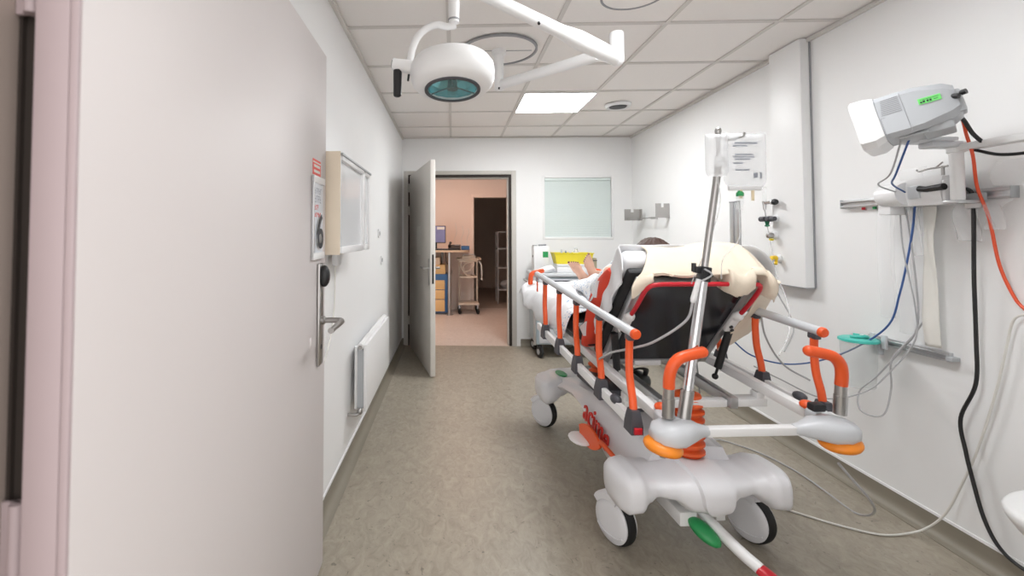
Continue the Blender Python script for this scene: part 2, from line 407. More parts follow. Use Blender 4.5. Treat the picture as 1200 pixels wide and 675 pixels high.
# ------------------------------------------------------------------ room beyond the doorway
FY = 8.1; FH = 2.5
struct(MB().box((-2.2, YB + .001, -.1), (2.6, FY + .15, -.001)), 'floor.001', M_FLOOR2)
struct(MB().box((-2.2, YB + .12, FH), (2.6, 11.6, FH + .1)), 'ceiling.001', M_CEIL)
OX0, OX1, OZ = .375, 1.30, 1.965
wf2 = MB(); wf2.box((-2.2, FY, 0), (OX0 - .05, FY + .12, FH)); wf2.box((OX1, FY, 0), (2.6, FY + .12, FH)); wf2.box((OX0 - .05, FY, OZ + .05), (OX1, FY + .12, FH))
struct(wf2, 'wall_far', M_ROOM2)
struct(MB().box((-2.3, YB + .12, 0), (-2.2, FY, FH)), 'wall_far_left', M_ROOM2)
struct(MB().box((2.6, YB + .12, 0), (2.7, 11.6, FH)), 'wall_far_right', M_ROOM2)
t8 = MB(); t8.box((OX0 - .05, FY - .012, 0), (OX0, FY + .13, OZ + .05), .002); t8.box((OX0, FY - .012, OZ), (OX1, FY + .13, OZ + .05), .002); struct(t8, 'trim_8', M_ROOM2)
dkr = MB(); dkr.box((-1.4, 11.4, 0), (2.6, 11.5, FH)); dkr.box((-1.5, FY + .12, 0), (-1.4, 11.5, FH)); struct(dkr, 'wall_dark_room', M_DARKROOM)
struct(MB().box((-1.5, FY + .15, -.1), (2.6, 11.6, -.001)), 'floor.002', mat('dark_vinyl', (176, 160, 148), .4, var=.1, scale=5))

def ceiling_panel(x, y, m, label, grp, h=H):
    t = thing('ceiling_light', label, 'ceiling light', (x, y, h), 0, grp)
    f = MB(); s = .298; q = .012
    f.box((-s, -s, -.012), (s, -s + q, .0035)); f.box((-s, s - q, -.012), (s, s, .0035)); f.box((-s, -s + q, -.012), (-s + q, s - q, .0035)); f.box((s - q, -s + q, -.012), (s, s - q, .0035))
    f.build('frame', M_WHITE, t)
    MB().box((-s + q, -s + q, -.010), (s - q, s - q, -.004)).build('diffuser', m, t)
    return t
ceiling_panel(.885, 4.036, M_LED, 'lit square ceiling panel over the foot of the stretcher', None)
ceiling_panel(.885, 1.636, M_LED_FILL, 'unseen square ceiling panel added to brighten the front of the room', None)  # added above the view as fill for the front of the room
ceiling_panel(.15, 6.75, M_WARM, 'unseen warm ceiling panel added to light the room beyond the back doorway', None, FH)  # added behind the door header, out of view, as warm light

# ------------------------------------------------------------------ hospital stretcher (largest object)
BED_O = Vector((.985, 2.05, 0)); BED_A = R(4.6)
BEDM = Matrix.Translation(BED_O) @ Matrix.Rotation(BED_A, 4, 'Z')
bed = thing('hospital_stretcher', 'white and orange wheeled hospital stretcher with raised backrest and side rails', 'stretcher', BED_O, BED_A)
TI = R(4.3)
TM = Matrix.Translation((0, -.5, .665)) @ Matrix.Rotation(TI, 4, 'X')         # tilted platform frame: u, w, h
_e = Vector((0, -.66, .75)).normalized(); _n = Vector((0, .75, .66)).normalized()
BM_ = Matrix(((1, 0, 0, 0), (0, _e.y, _n.y, .22), (0, _e.z, _n.z, .732), (0, 0, 0, 1)))  # backrest frame: u, e, n
def T(u, w, h): return TM @ Vector((u, w, h))
def BK(u, e, n): return BM_ @ Vector((u, e, n))

# chassis shell: loft along the length
def sec(v, hw0, hw1, zb, zt, hw2=None):
    # rounded ring in (u,z): hw0 foot half width, hw1 top half width
    pts = []
    for sx in (1, -1):
        col = [(hw0 * .55, zb), (hw0 * .92, zb + .008), (hw0, zb + .03), ((hw0 + hw1) / 2 + .004, (zb + zt) / 2), (hw1, zt - .03), (hw1 * .93, zt - .006), (hw1 * .55, zt)]
        if sx > 0: pts += [(x, z) for x, z in col]
        else: pts += [(-x, z) for x, z in col[::-1]]
    return [Vector((x, v, z)) for x, z in pts]
S = [(-.06, .22, .16, .25, .425), (.03, .225, .17, .215, .432), (.12, .228, .18, .205, .438), (.25, .226, .175, .215, .435), (.37, .222, .165, .245, .43), (.5, .215, .155, .285, .42), (.65, .205, .15, .318, .41), (.8, .20, .15, .325, .398), (.95, .21, .165, .31, .385), (1.08, .23, .19, .28, .37)]
cs = MB(); cs.rings([sec(*q) for q in S]); shell = cs.build('chassis_shell', M_SHELL, bed, 60)
# dark recess along the top of the shell and mechanism inside it
rc = MB(); rc.box((-.11, .30, .40), (.11, .98, .47), .01); rc.box((-.14, .42, .44), (-.02, .62, .50), .015); rc.box((.0, .55, .45), (.10, .85, .53), .02); rc.build('lift_mechanism', M_DGREY, bed)

def superell(a, n): 
    c, s = math.cos(a), math.sin(a)
    return (abs(c) ** (2 / n) * (1 if c >= 0 else -1), abs(s) ** (2 / n) * (1 if s >= 0 else -1))
def interp(x, tab):
    if x <= tab[0][0]: return tab[0][1:]
    for a, b in zip(tab[:-1], tab[1:]):
        if x <= b[0]:
            t = (x - a[0]) / (b[0] - a[0]); t = t * t * (3 - 2 * t)
            return [p + (q - p) * t for p, q in zip(a[1:], b[1:])]
    return tab[-1][1:]
# |u| : zbottom, ztop, vfront, vback
COVN = [(0, .240, .384, -.262, .03), (.06, .244, .382, -.258, .03), (.13, .288, .370, -.235, .02), (.19, .295, .367, -.222, .01), (.23, .274, .380, -.235, .0), (.265, .245, .400, -.258, -.01), (.31, .240, .396, -.255, -.02), (.332, .25, .385, -.225, -.04), (.345, .29, .345, -.17, -.09)]
def CS(v0): return -.024 if v0 == 0 else 0.
def cover_pt(u, a, off=0., tab=COVN, v0=0., sg=1):
    zb, zt, vf, vb = interp(abs(u), tab); x, y = superell(a, 3.2)
    return Vector((u + CS(v0), v0 + sg * ((vf + vb) / 2 + (vb - vf) / 2 * x * (1 + off)), (zb + zt) / 2 + ((zt - zb) / 2 + off * .12) * y))
def cover(name, tab, v0, sg, nu=60, na=36):
    um = tab[-1][0]; m = MB()
    us = [um * math.sin(PI / 2 * (i / nu * 2 - 1)) if False else um * (i / nu * 2 - 1) for i in range(nu + 1)]
    m.rings([[cover_pt(u, j * 2 * PI / na, 0, tab, v0, sg) for j in range(na)] for u in us])
    return m.build(name, M_SHELL, bed, 70)
cov = cover('end_cover', COVN, 0, 1)
# raised tongue on the near cover
def tongue(s, t):
    a = R(70) + t * R(152); w = .074 * (1 - max(0, (t - .45) / .55) ** 2.4) ** .6 + .001
    u = .020 + w * (s * 2 - 1); zb, zt, vf, vb = interp(abs(u), COVN); p = cover_pt(u, a)
    c = Vector((u, (vf + vb) / 2, (zb + zt) / 2)); c.x = p.x; d = (p - c); d.x = 0
    return p + d.normalized() * ((.014 if .03 < s < .97 and t < .97 else .011) if 0 < s < 1 and t < .999 else -.002)
MB().grid(tongue, 20, 30).build('cover_badge_panel', M_SHELL, cov, 35)
COVF = [(0, .27, .385, -.07, .16), (.12, .26, .38, -.08, .17), (.18, .235, .37, -.10, .19), (.24, .19, .352, -.11, .20), (.275, .18, .345, -.105, .19), (.30, .20, .33, -.08, .16), (.312, .25, .30, -.03, .10)]
cvf = cover('end_cover', COVF, 1.13, 1)
for u in (-.16, .16):
    gp = MB(); gp.ell((u, 1.13, .374), (.035, .075, .008)); gp.build('pedal_pad', M_GREEN, cvf, label='green oval pad')

# casters
def caster(u, v, yaw, label=None):
    rot = Matrix.Translation((u, v, 0)) @ Matrix.Rotation(yaw, 4, 'Z')
    w = MB(rot); w.lathe([(.070, -.016), (.088, -.022), (.097, -.018), (.1, -.008), (.1, .008), (.097, .018), (.088, .022), (.070, .016)], (0, 0, .1), (1, 0, 0), 40)
    wh = w.build('caster_wheel', M_RUBBER, bed)
    d = MB(rot)
    for s in (-1, 1):
        d.lathe([(.089, s * .021), (.091, s * .027), (.086, s * .033), (.05, s * .037), (.0005, s * .038)][::s], (0, 0, .1), (1, 0, 0), 40)
        # moulded crescent across the disc
        d.tube([(s * .0365, .075 * math.cos(R(a)), .1 + .03 * math.sin(R(a)) - .028) for a in range(200, 341, 14)], .0028, 6)
    d.build('wheel_disc', M_SHELL, wh, 50)
    f = MB(rot); f.tube([(0, -.02, .18), (0, -.012, .215), (0, 0, .26), (0, 0, .30)], [.03, .034, .034, .026], 14)
    hood = []
    for a in range(35, 116, 8):
        ca, sa = math.cos(R(a)), math.sin(R(a))
        hood.append([Vector((x, ca * r, .1 + sa * r)) for x, r in ((-.04, .082), (-.04, .108), (-.03, .115), (.03, .115), (.04, .108), (.04, .082), (.034, .082), (.034, .102), (-.034, .102), (-.034, .082))])
    f.rings(hood); f.build('caster_fork', M_SHELL, wh, 50)
caster(-.289, -.0, R(20)); caster(.298, -.011, R(20)); caster(-.262, 1.19, R(33)); caster(.262, 1.19, R(33))
# brake pedal at the near end: long white bar with green and red pads
bp_ = MB(); bp_.box((-.10, -.16, .16), (-.03, .02, .215), .004); bp_.box((.06, -.14, .165), (.10, -.10, .20), .004); bp_.build('pedal_bracket', M_WHITE2, bed)
ped = MB(); ped.tube(smooth_path([(-.005, -.09, .215), (.015, -.17, .185), (.052, -.27, .145), (.088, -.34, .118)], 5), [.0195] * 6 + [.021] * 4 + [.021] * 6, 14); ped = ped.build('brake_pedal', M_WHITE2, bed)
gm = MB(Matrix.Translation((-.028, -.20, .165)) @ Matrix.Rotation(R(-62), 4, 'Z') @ Matrix.Rotation(R(22), 4, 'Y')); gm.ell((0, 0, 0), (.066, .038, .026)); gm.build('pedal_pad', M_GREEN, ped, label='green oval pad')
rm = MB(); rm.tube(smooth_path([(.086, -.337, .119), (.112, -.38, .10), (.15, -.44, .074)], 5), [.0215, .0225, .0235, .024, .0245, .025, .025, .025, .025, .024, .017], 14, flat=(1.2, .8)); rm.build('pedal_tip', M_RED, ped, label='red pedal tip')
# side steering lever (orange leaf) and white side pedal
lf = MB(); leaf = []
for i in range(15):
    t = i / 14; w = .047 * math.sin(PI * min(1, t * .90 + .10)) ** .75 + .006
    cv, cz = .425 - .235 * t, .298 + .022 * t
    leaf.append([Vector((-.282 + .010 * x + .012 * t, cv + .004 * q, cz + w * q)) for x, q in ((-1, 1), (-1, .5), (-1, 0), (-1, -.5), (-1, -1), (0, -1), (0, 0), (0, 1))])
lf.rings(leaf); lf.tube(smooth_path([(-.270, .20, .333), (-.272, .12, .336), (-.268, .05, .330), (-.255, -.01, .318)], 5), .011, 10)
lf.build('side_lever', M_ORANGE, bed, 60)
sp = MB(); sp.ell((-.305, .38, .272), (.055, .085, .014)); sp.tube([(-.29, .36, .272), (-.19, .34, .275)], .018, 10, flat=(1.4, .6)); sp.build('side_pedal', M_WHITE2, bed)
# lettering on the side of the shell
ld = Vector((0, -.30, -.048)).normalized(); lu = Vector((.10, -.20, .95)); lu = (lu - ld * lu.dot(ld)).normalized(); ln = ld.cross(lu)
kx = .84
LMX = Matrix(((kx * ld.x, lu.x, ln.x, -.2225), (kx * ld.y, lu.y, ln.y, .562), (kx * ld.z, lu.z, ln.z, .312), (0, 0, 0, 1)))
MB().text('acime', .166, LMX, .004).build('side_lettering', M_LOGO, shell, label='red lettering on the white shell')

# two lifting columns with orange bellows
for v in (-.065, .87):
    zt = (T(0, v + .5, -.04)).z; z0 = .40; n = 7; pr = [(.052, z0)]
    for i in range(n):
        a = z0 + (zt - z0 - .03) * i / n; b = z0 + (zt - z0 - .03) * (i + 1) / n
        pr += [(.045, a + .003), (.064, a * .5 + b * .5 - .004), (.064, a * .5 + b * .5 + .004), (.045, b - .003)]
    pr += [(.058, zt - .028), (.050, zt - .008), (.02, zt)]
    MB().lathe(pr, (-.005, v, 0), n=28).build('lift_column', M_BELLOW, bed, label='orange ribbed bellows')

# platform frame
for s in (-1, 1):
    MB(TM).box((s * .278 - .017, .13, -.026), (s * .278 + .017, 1.98, .012), .004).build('frame_rail', M_WHITE2, bed)
    MB(TM).box((s * .15 - .016, .36, -.085), (s * .15 + .016, 1.85, -.04), .003).build('sub_rail', M_ALU, bed)
    b = MB(TM); b.box((s * .278 - .016, .385, -.085), (s * .278 + .016, .425, -.03), .003); b.box((min(s * .134, s * .30), .375, -.085), (max(s * .134, s * .30), .43, -.055), .003); b.build('frame_bracket', M_WHITE2, bed)
    MB(TM).ell((s * .27, .155, .024), (.024, .024, .016)).build('orange_button', M_ORANGE, bed)
MB(TM).box((-.13, .375, -.085), (.13, .415, -.055), .003).build('cross_bar', M_WHITE2, bed)
MB(TM).box((-.256, 1.94, -.03), (.256, 1.98, .018), .003).build('cross_bar', M_WHITE2, bed)
MB(TM).box((-.17, .045, -.032), (.155, .075, -.003), .004).build('cross_bar', M_WHITE2, bed)
MB(TM).box((-.10, .70, -.03), (.03, .80, -.005), .006).build('battery_box', M_WHITE2, bed)

# corner hubs, bumpers, push handles
for s in (-1, 1):
    hb = MB(TM); rs = []
    for x, wc, hc, rw, rh in [(.150, .060, -.016, .016, .015), (.18, .058, -.014, .022, .022), (.215, .052, -.008, .040, .034), (.255, .045, -.010, .054, .040), (.295, .042, -.010, .058, .040), (.33, .043, -.012, .048, .032), (.348, .046, -.016, .022, .016)]:
        rs.append([Vector((s * x - .012, wc + rw * superell(a, 2.8)[0], hc + rh * superell(a, 2.8)[1])) for a in [i * 2 * PI / 24 for i in range(24)]])
    hb.rings(rs); hb.box((s * .278 - .028, .07, -.032), (s * .278 + .028, .15, .024), .012)
    hub = hb.build('corner_hub', M_GREYP, bed, 60)
    bu = MB(TM @ Matrix.Translation((.282 if s > 0 else -.328, .035, -.050)) @ Matrix.Rotation(R(-8 * s), 4, 'Y'))
    bu.lathe([(.001, .018), (.035, .018), (.050, .014), (.060, .004), (.061, -.004), (.056, -.013), (.044, -.018), (.001, -.018)], (0, 0, 0), n=36); bu.build('corner_bumper', M_ORANGE2, bed)
    ax = MB(TM); ax.lathe([(.010, 0), (.010, .026)], (.282 if s > 0 else -.328, .035, -.088), n=14); ax.build('bumper_bolt', M_STEEL, bed)
    po = MB(TM); po.lathe([(.0195, .036), (.0195, .100), (.0175, .102), (.0165, .16)], (s * .300, .058, 0), n=24); po.build('handle_post', M_STEEL, bed)
    hg = MB(TM); pp = smooth_path([(s * .300, .058, .135), (s * .300, .057, .17), (s * .292, .056, .206), (s * .270, .057, .232), (s * .238, .060, .243), (s * .186, .062, .253)], 5)
    hg.tube(pp, [.0185] * len(pp), 18); hg.ell(pp[-1], (.0185, .0185, .0185)); hg.build('push_handle', M_ORANGE, bed)
    # smaller pair at the foot end
    ff = MB(TM); ff.tube(smooth_path([(s * .29, 1.94, .0), (s * .29, 1.95, .17), (s * .27, 1.955, .215), (s * .19, 1.965, .235)], 5), .0175, 12); ff.build('foot_handle', M_ORANGE, bed)
cl = MB(TM); cl.box((.215, .065, .036), (.262, .10, .064), .008); cl.build('lever_cap', M_BLACK, bed)

# side rails
def side_rail(s, posts):
    up = MB(TM); up.tube([(s * .352, .195, .277), (s * .352, 1.54, .277)], .0172, 20); rail = up.build('side_rail', M_GREYM if False else M_GREYP, bed)
    for w in (.189, 1.546):
        c = MB(TM); q = 1 if w > 1 else -1; c.lathe([(.0188, 0), (.0188, .010), (.015, .016), (.001, .0172)], (s * .352, w - q * .008, .277), (0, q, 0), 20); c.build('end_cap', M_ORANGE, rail)
    lo = MB(TM); lo.box((s * .37 - .011, .135, -.052), (s * .37 + .011, 1.42, -.012), .003); lo.build('lower_bar', M_WHITE2, rail)
    for i, w in enumerate(posts):
        p = MB(TM); d = .08 if s < 0 else .03
        p.tube(smooth_path([(s * .352, w + d, .262), (s * .353, w + d, .20), (s * .358, w + d * .8, .12), (s * .366, w + d * .25, .05), (s * .37, w, .0)], 5), .0122, 12, flat=(1.0, 1.15)); p.build('rail_post', M_ORANGE, rail)
        k = MB(TM); k.box((s * .352 - .014, w + d - .018, .243), (s * .352 + .014, w + d + .018, .266), .005); k.build('post_clamp', M_DGREY, rail)
        k = MB(TM); k.rings([[Vector((s * .37 + x * q, w + y * q, z)) for x, y in ((-.019, -.026), (.019, -.026), (.019, .026), (-.019, .026))] for z, q in ((-.062, 1.15), (-.03, 1.1), (.0, .9), (.018, .75))]); k.build('post_socket', M_DGREY, rail)
    m = MB(TM); m.box((s * .37 - .014, .116, -.056), (s * .37 + .014, .1255, -.034), .002); m.build('reflector', M_RED, rail)
    m = MB(TM); m.ell((s * .37, .30, -.01), (.02, .03, .018)); m.build('release_button', M_DGREY, rail)
side_rail(-1, [.155, .437, .72, .99, 1.265]); side_rail(1, [.196, .495, .77, 1.05, 1.33])

# backrest: radiolucent black panel in a silver frame, mattress board, red bar, gas struts
ps = []
for (x, y) in [(-.225, 0), (.225, 0), (.225, .47), (.19, .515), (-.19, .515), (-.225, .47)]: ps.append((x, y))
bk = MB(BM_); bk.prism(ps, lambda x, y, d: Vector((x, y, d)), -.018, -.004); bkp = bk.build('backrest_panel', M_PANEL, bed, 25)
fr = MB(BM_)
for s in (-1, 1): fr.box((s * .238 - .015, -.02, -.026), (s * .238 + .015, .545, .008), .003)
fr.box((-.223, -.03, -.026), (.223, -.002, .008), .003); fr.box((-.223, .518, -.022), (.223, .545, .004), .003)
fr.build('backrest_frame', M_ALU, bed)
MB(BM_).box((-.283, .0, .012), (.283, .56, .045), .012).build('backrest_board', M_MATTR, bed)
rb = MB(BM_); half = smooth_path([(-.238, .335, -.03), (-.238, .36, -.045), (-.237, .44, -.055), (-.236, .515, -.058), (-.229, .548, -.059), (-.212, .565, -.060), (-.18, .57, -.060)], 4)
rb.tube(half + [Vector((-p.x, p.y, p.z)) for p in half[::-1]], .0092, 12)
rb.build('backrest_bar', M_RED, bed)
for s in (-1, 1):
    br = MB(BM_); br.box((s * .238 - .020, .245, -.050), (s * .238 + .020, .36, -.027), .008); br.ell((s * .238, .35, -.045), (.022, .028, .018)); bb = br.build('bar_bracket', M_WHITE2, bed)
    k = MB(BM_); k.lathe([(.008, 0), (.008, .005)], (s * .232, .285, -.050), (0, 0, -1)); k.lathe([(.008, 0), (.008, .005)], (s * .246, .262, -.050), (0, 0, -1)); k.build('screw', M_BLACK, bb)
    p0 = BK(s * .262, .22, -.03); p1 = T(s * .228, .60, -.045); d = p1 - p0
    st = MB(); st.tube([p0, p0 + d * .8], .0165, 12); st.tube([p0 + d * .78, p1], .006, 8); st.ell(p1, (.014, .014, .014)); st.build('gas_strut', M_BLACK, bed)
# mattress: seat section and raised back section
mt = MB(TM); mt.box((-.295, .80, .03), (.295, 2.04, .105), .02); mt.build('mattress', M_MATTR, bed)
mt = MB(BM_); mt.box((-.286, .06, .046), (.286, .585, .135), .03, 3); mt.build('mattress', M_SHEET, bed, label='raised back section under a white sheet')
# red padded cushion strip along the left of the backrest
rc = MB(BM_); rs = []
for i in range(21):
    t = i / 20; e = -.06 + .52 * t; nn = .132 - .02 * math.cos(t * PI * 1.6) ; hw = .052 * max(.0, math.sin(PI * (t * .94 + .03))) ** .55 + .004
    bulge = .03 * math.sin(PI * t) ** .5
    rs.append([Vector((-.278 - (.028 + bulge * .4) * max(0, math.cos(a)) + .10 * max(0, -math.cos(a)), e, nn + hw * math.sin(a))) for a in [j * 2 * PI / 20 for j in range(20)]])
rc.rings(rs); cu = rc.build('side_cushion', M_REDC, bed, 70, label='glossy red padded strip with white marks')
mk = MB(BM_)
nm_ = lambda e: .132 - .02 * math.cos((e + .06) / .52 * PI * 1.6)
mk.tube(smooth_path([(-.312, .20, nm_(.20) + .018), (-.319, .24, nm_(.24) - .004), (-.321, .29, nm_(.29) - .012), (-.320, .34, nm_(.34) + .010), (-.316, .37, nm_(.37) + .022)], 5), .0055, 8, flat=(.6, 1))
mk.build('white_mark', M_SHEET, cu)
for e0, e1, w in ((.27, .37, .026), (.02, .11, .03)):
    ec = (e0 + e1) / 2; mk = MB(BM_); mk.prism([(e0, nm_(ec) + w), (e1, nm_(ec) - .004), (e0 + .01, nm_(ec) - w)], lambda x, y, d: Vector((-.3225 + d, x, y)), 0, .014); mk.build('white_mark', M_SHEET, cu)

# ------------------------------------------------------------------ bedding
def place(o): o.matrix_world = BEDM; return o
def bl_prof(t, u):
    # from the patient side over the top of the back section and down the near face
    hem = interp(u, [(-.36, .53), (-.28, .55), (-.2, .60), (-.08, .615), (.05, .612), (.10, .59), (.14, .565), (.18, .585), (.22, .605), (.26, .58), (.30, .53), (.38, .50)])[0]
    K = [(.42, .155), (.52, .158), (.585, .152), (.615, .11), (.617, .05), (.605, .0), (.59, -.022)]
    K = K + [(.59 + (hem - .59) * .5, -.034), (hem, -.032)]
    x = t * (len(K) - 1); i = min(int(x), len(K) - 2); f = x - i
    P0 = K[max(i - 1, 0)]; P1 = K[i]; P2 = K[i + 1]; P3 = K[min(i + 2, len(K) - 1)]
    cr = lambda a, b, c, d: .5 * (2 * b + (c - a) * f + (2 * a - 5 * b + 4 * c - d) * f * f + (3 * b - a - 3 * c + d) * f ** 3)
    return cr(*(p[0] for p in (P0, P1, P2, P3))), cr(*(p[1] for p in (P0, P1, P2, P3)))
def ridge(p): return 1 - min(1, abs(noise.noise(p)) * 2.6)
def blanket(s, t):
    u0 = -.19 if t < .42 else -.19 - .11 * min(1, (t - .42) / .45)
    u = u0 + (.285 - u0) * s
    e, n = bl_prof(t, u)
    near = min(1, max(0, t - .42) * 3.2)                                  # 1 on the face towards the push handles
    a1 = ridge(Vector((u * 3.1 + e * 2.2, e * 3.4 - u * 1.6, 9.3)))       # broad diagonal creases
    a2 = ridge(Vector((u * 7 - e * 4, e * 6 + u * 2, 4.1)))
    a3 = noise.noise(Vector((u * 16, e * 16, 7)))
    hemw = max(0, t - .62) / .38
    d = (.016 + .020 * near) * a1 ** 1.5 + (.012 + .012 * near) * a2 ** 2 + .006 * a3 + .022 * hemw * (.5 + .5 * math.sin(u * 31 + 3 * noise.noise(Vector((u * 5, 1, 2)))))
    drop = 0 if u < .23 else (u - .23) * .75
    sag = .022 * max(0, 1 - abs(t - .45) * 3) * (noise.noise(Vector((u * 5, 0, 3))) - .2)
    hem_wave = .022 * hemw * noise.noise(Vector((u * 8, 3, 1)))
    (ea, na), (eb, nb) = bl_prof(max(0, t - .02), u), bl_prof(min(1, t + .02), u)
    nx, ny = -(nb - na), (eb - ea); L = math.hypot(nx, ny) or 1; nx /= L; ny /= L          # outward across the profile
    return BK(u + .012 * a3 + .016 * hemw * math.sin(u * 24 + 1), e - drop + sag + hem_wave + d * nx - .02, n + d * ny)
def bflap(s, t):
    A, B, C, D = Vector((.268, .54, -.045)), Vector((.50, .40, .12)), Vector((.262, .10, -.04)), Vector((.47, .15, .06))
    p = A.lerp(B, s).lerp(C.lerp(D, s), t)
    k = noise.noise(Vector((p.y * 9, p.z * 9, 2)))
    return BK(p.x + .018 * math.sin(s * PI) + .016 * k, p.y + .03 * t * noise.noise(Vector((s * 5, 1, 4))), p.z)
o = MB().grid(blanket, 110, 80, .005).grid(bflap, 24, 30, .005).build('blanket', M_CREAM, None, 180); place(o)
tag(o, 'crumpled cream blanket draped over the top of the raised backrest', 'blanket')
# white sheet spilling out at both sides behind the cream blanket
def wsheet(s, t):
    u = -.405 + .81 * s; a = abs(u)
    # across the top, hanging beside the back section at both ends
    e = .59 - .44 * t; n = .146 + .012 * noise.noise(Vector((u * 6, t * 5, 1)))
    if a > .289:
        q = (a - .289) / .116; sg = 1 if u > 0 else -1
        fall = interp(e, [(.1, .10), (.3, .06), (.5, .10), (.66, .16)])[0] if sg > 0 else .13
        return BK(sg * (.292 + (.10 * math.sin(q * PI / 2) if sg > 0 else .01 * q) + .010 * math.sin(e * 40 + q * 3) * q), e - (.13 * q * q if sg > 0 else .02 * q) - .012 * math.sin(t * 17) * q, n - fall * q * (.7 if sg > 0 else 1))
    return BK(u, e, n)
o = MB().grid(wsheet, 60, 36, .004).build('bed_sheet', M_SHEET, None, 180); place(o)
tag(o, 'white sheet covering the raised back section under the cream blanket', 'sheet')
def fsheet(s, t):
    u = -.34 + .66 * s; w = 1.12 + .94 * t
    h = .118 + .034 * (noise.noise(Vector((u * 4, w * 3, 2))) + .6) + .03 * abs(noise.noise(Vector((u * 10, w * 9, 6))))
    x = u
    if u < -.27:
        q = (-.27 - u) / .09; x = -.27 - .066 * math.sin(min(1, q * 1.3) * PI / 2) - .012 * math.sin(w * 21) * q + (-.03 * q if w > 1.75 else 0)
        h -= (.215 + .03 * math.sin(w * 9)) * q ** 1.5 * (1 if w < 1.85 else .55)
    if w > 2.0: h -= (w - 2.0) * .6
    return T(x, w, h)
o = MB().grid(fsheet, 56, 60, .006).build('bed_sheet', M_SHEET, None, 180); place(o)
tag(o, 'rumpled white sheet bunched around the legs at the foot of the stretcher', 'sheet')

# ------------------------------------------------------------------ patient: one continuous body by remeshing a skinned figure
def tap(m, pts, rr, n=14, k=4):
    P = smooth_path(pts, k); L = len(P); r = []
    for i in range(L):
        x = i / (L - 1) * (len(rr) - 1); j = min(int(x), len(rr) - 2); r.append(rr[j] + (rr[j + 1] - rr[j]) * (x - j))
    m.tube(P, r, n); m.ell(P[0], (r[0],) * 3); m.ell(P[-1], (r[-1],) * 3)
bd_ = MB()
HIP = Vector((.06, .50, .95)); CH = Vector((-.01, .31, 1.08)); NK = Vector((-.03, .20, 1.155)); HD = Vector((-.015, .185, 1.203))
bd_.ell(HIP, (.165, .14, .11)); bd_.ell((HIP + CH) / 2, (.135, .13, .115)); bd_.ell(CH, (.165, .12, .12))
tap(bd_, [HIP, (HIP + CH) / 2, CH], [.12, .115, .12]); tap(bd_, [(-.17, .27, 1.11), (-.02, .24, 1.125), (.13, .27, 1.11)], [.058, .07, .058])
tap(bd_, [CH, NK, HD], [.085, .056, .05])
# head: skull, jaw, nose, ears, facing the foot end and a little down
bd_.ell(HD, (.072, .088, .082)); bd_.ell(HD + Vector((0, .045, -.055)), (.052, .052, .052)); bd_.ell(HD + Vector((0, .075, -.085)), (.026, .022, .018))
bd_.tube([HD + Vector((0, .083, .012)), HD + Vector((0, .107, -.028)), HD + Vector((0, .088, -.034))], [.008, .013, .010], 10)
for s in (-1, 1):
    bd_.ell(HD + Vector((s * .074, -.005, -.02)), (.009, .018, .030)); bd_.ell(HD + Vector((s * .028, .078, .018)), (.016, .009, .006)); bd_.ell(HD + Vector((s * .035, .066, -.022)), (.022, .02, .018))
bd_.ell(HD + Vector((0, .090, -.060)), (.021, .008, .006)); bd_.ell(HD + Vector((0, .088, -.071)), (.018, .008, .006))
ARMS = []
# arms resting on the lap, each with five fingers
for s in (-1, 1):
    c = .0 if s < 0 else .03
    sh = Vector((s * .150 - .01, .27, 1.09)); el = Vector((s * .150 + c, .47, 1.02)); wr = Vector((s * .085 + c + .03, .655, 1.092)); ARMS.append((sh, el, wr))
    tap(bd_, [sh, (sh + el) / 2, el], [.052, .046, .038]); tap(bd_, [el, (el + wr) / 2, wr], [.039, .036, .025])
    pm = wr + Vector((-s * .035, .045, .0)); bd_.ell(pm, (.036, .045, .017)); tap(bd_, [wr, pm], [.025, .02])
    dv = (pm - wr).normalized()
    sd = dv.cross(Vector((0, 0, 1))).normalized() * (-s)
    for f, (o_, l_) in enumerate(((.026, .062), (.009, .072), (-.009, .068), (-.026, .052))):
        b0 = pm + dv * .032 - sd * o_; tap(bd_, [b0, b0 + dv * l_ * .5 + Vector((0, 0, .006)), b0 + dv * l_ * .85 - Vector((0, 0, .012)), b0 + dv * l_ - Vector((0, 0, .024))], [.0095, .009, .008, .0075], 8)
    tb = wr + dv * .02 - sd * .028; tap(bd_, [tb, tb - sd * .022 + dv * .022, tb - sd * .024 + dv * .050 - Vector((0, 0, .006))], [.0125, .011, .009], 8)
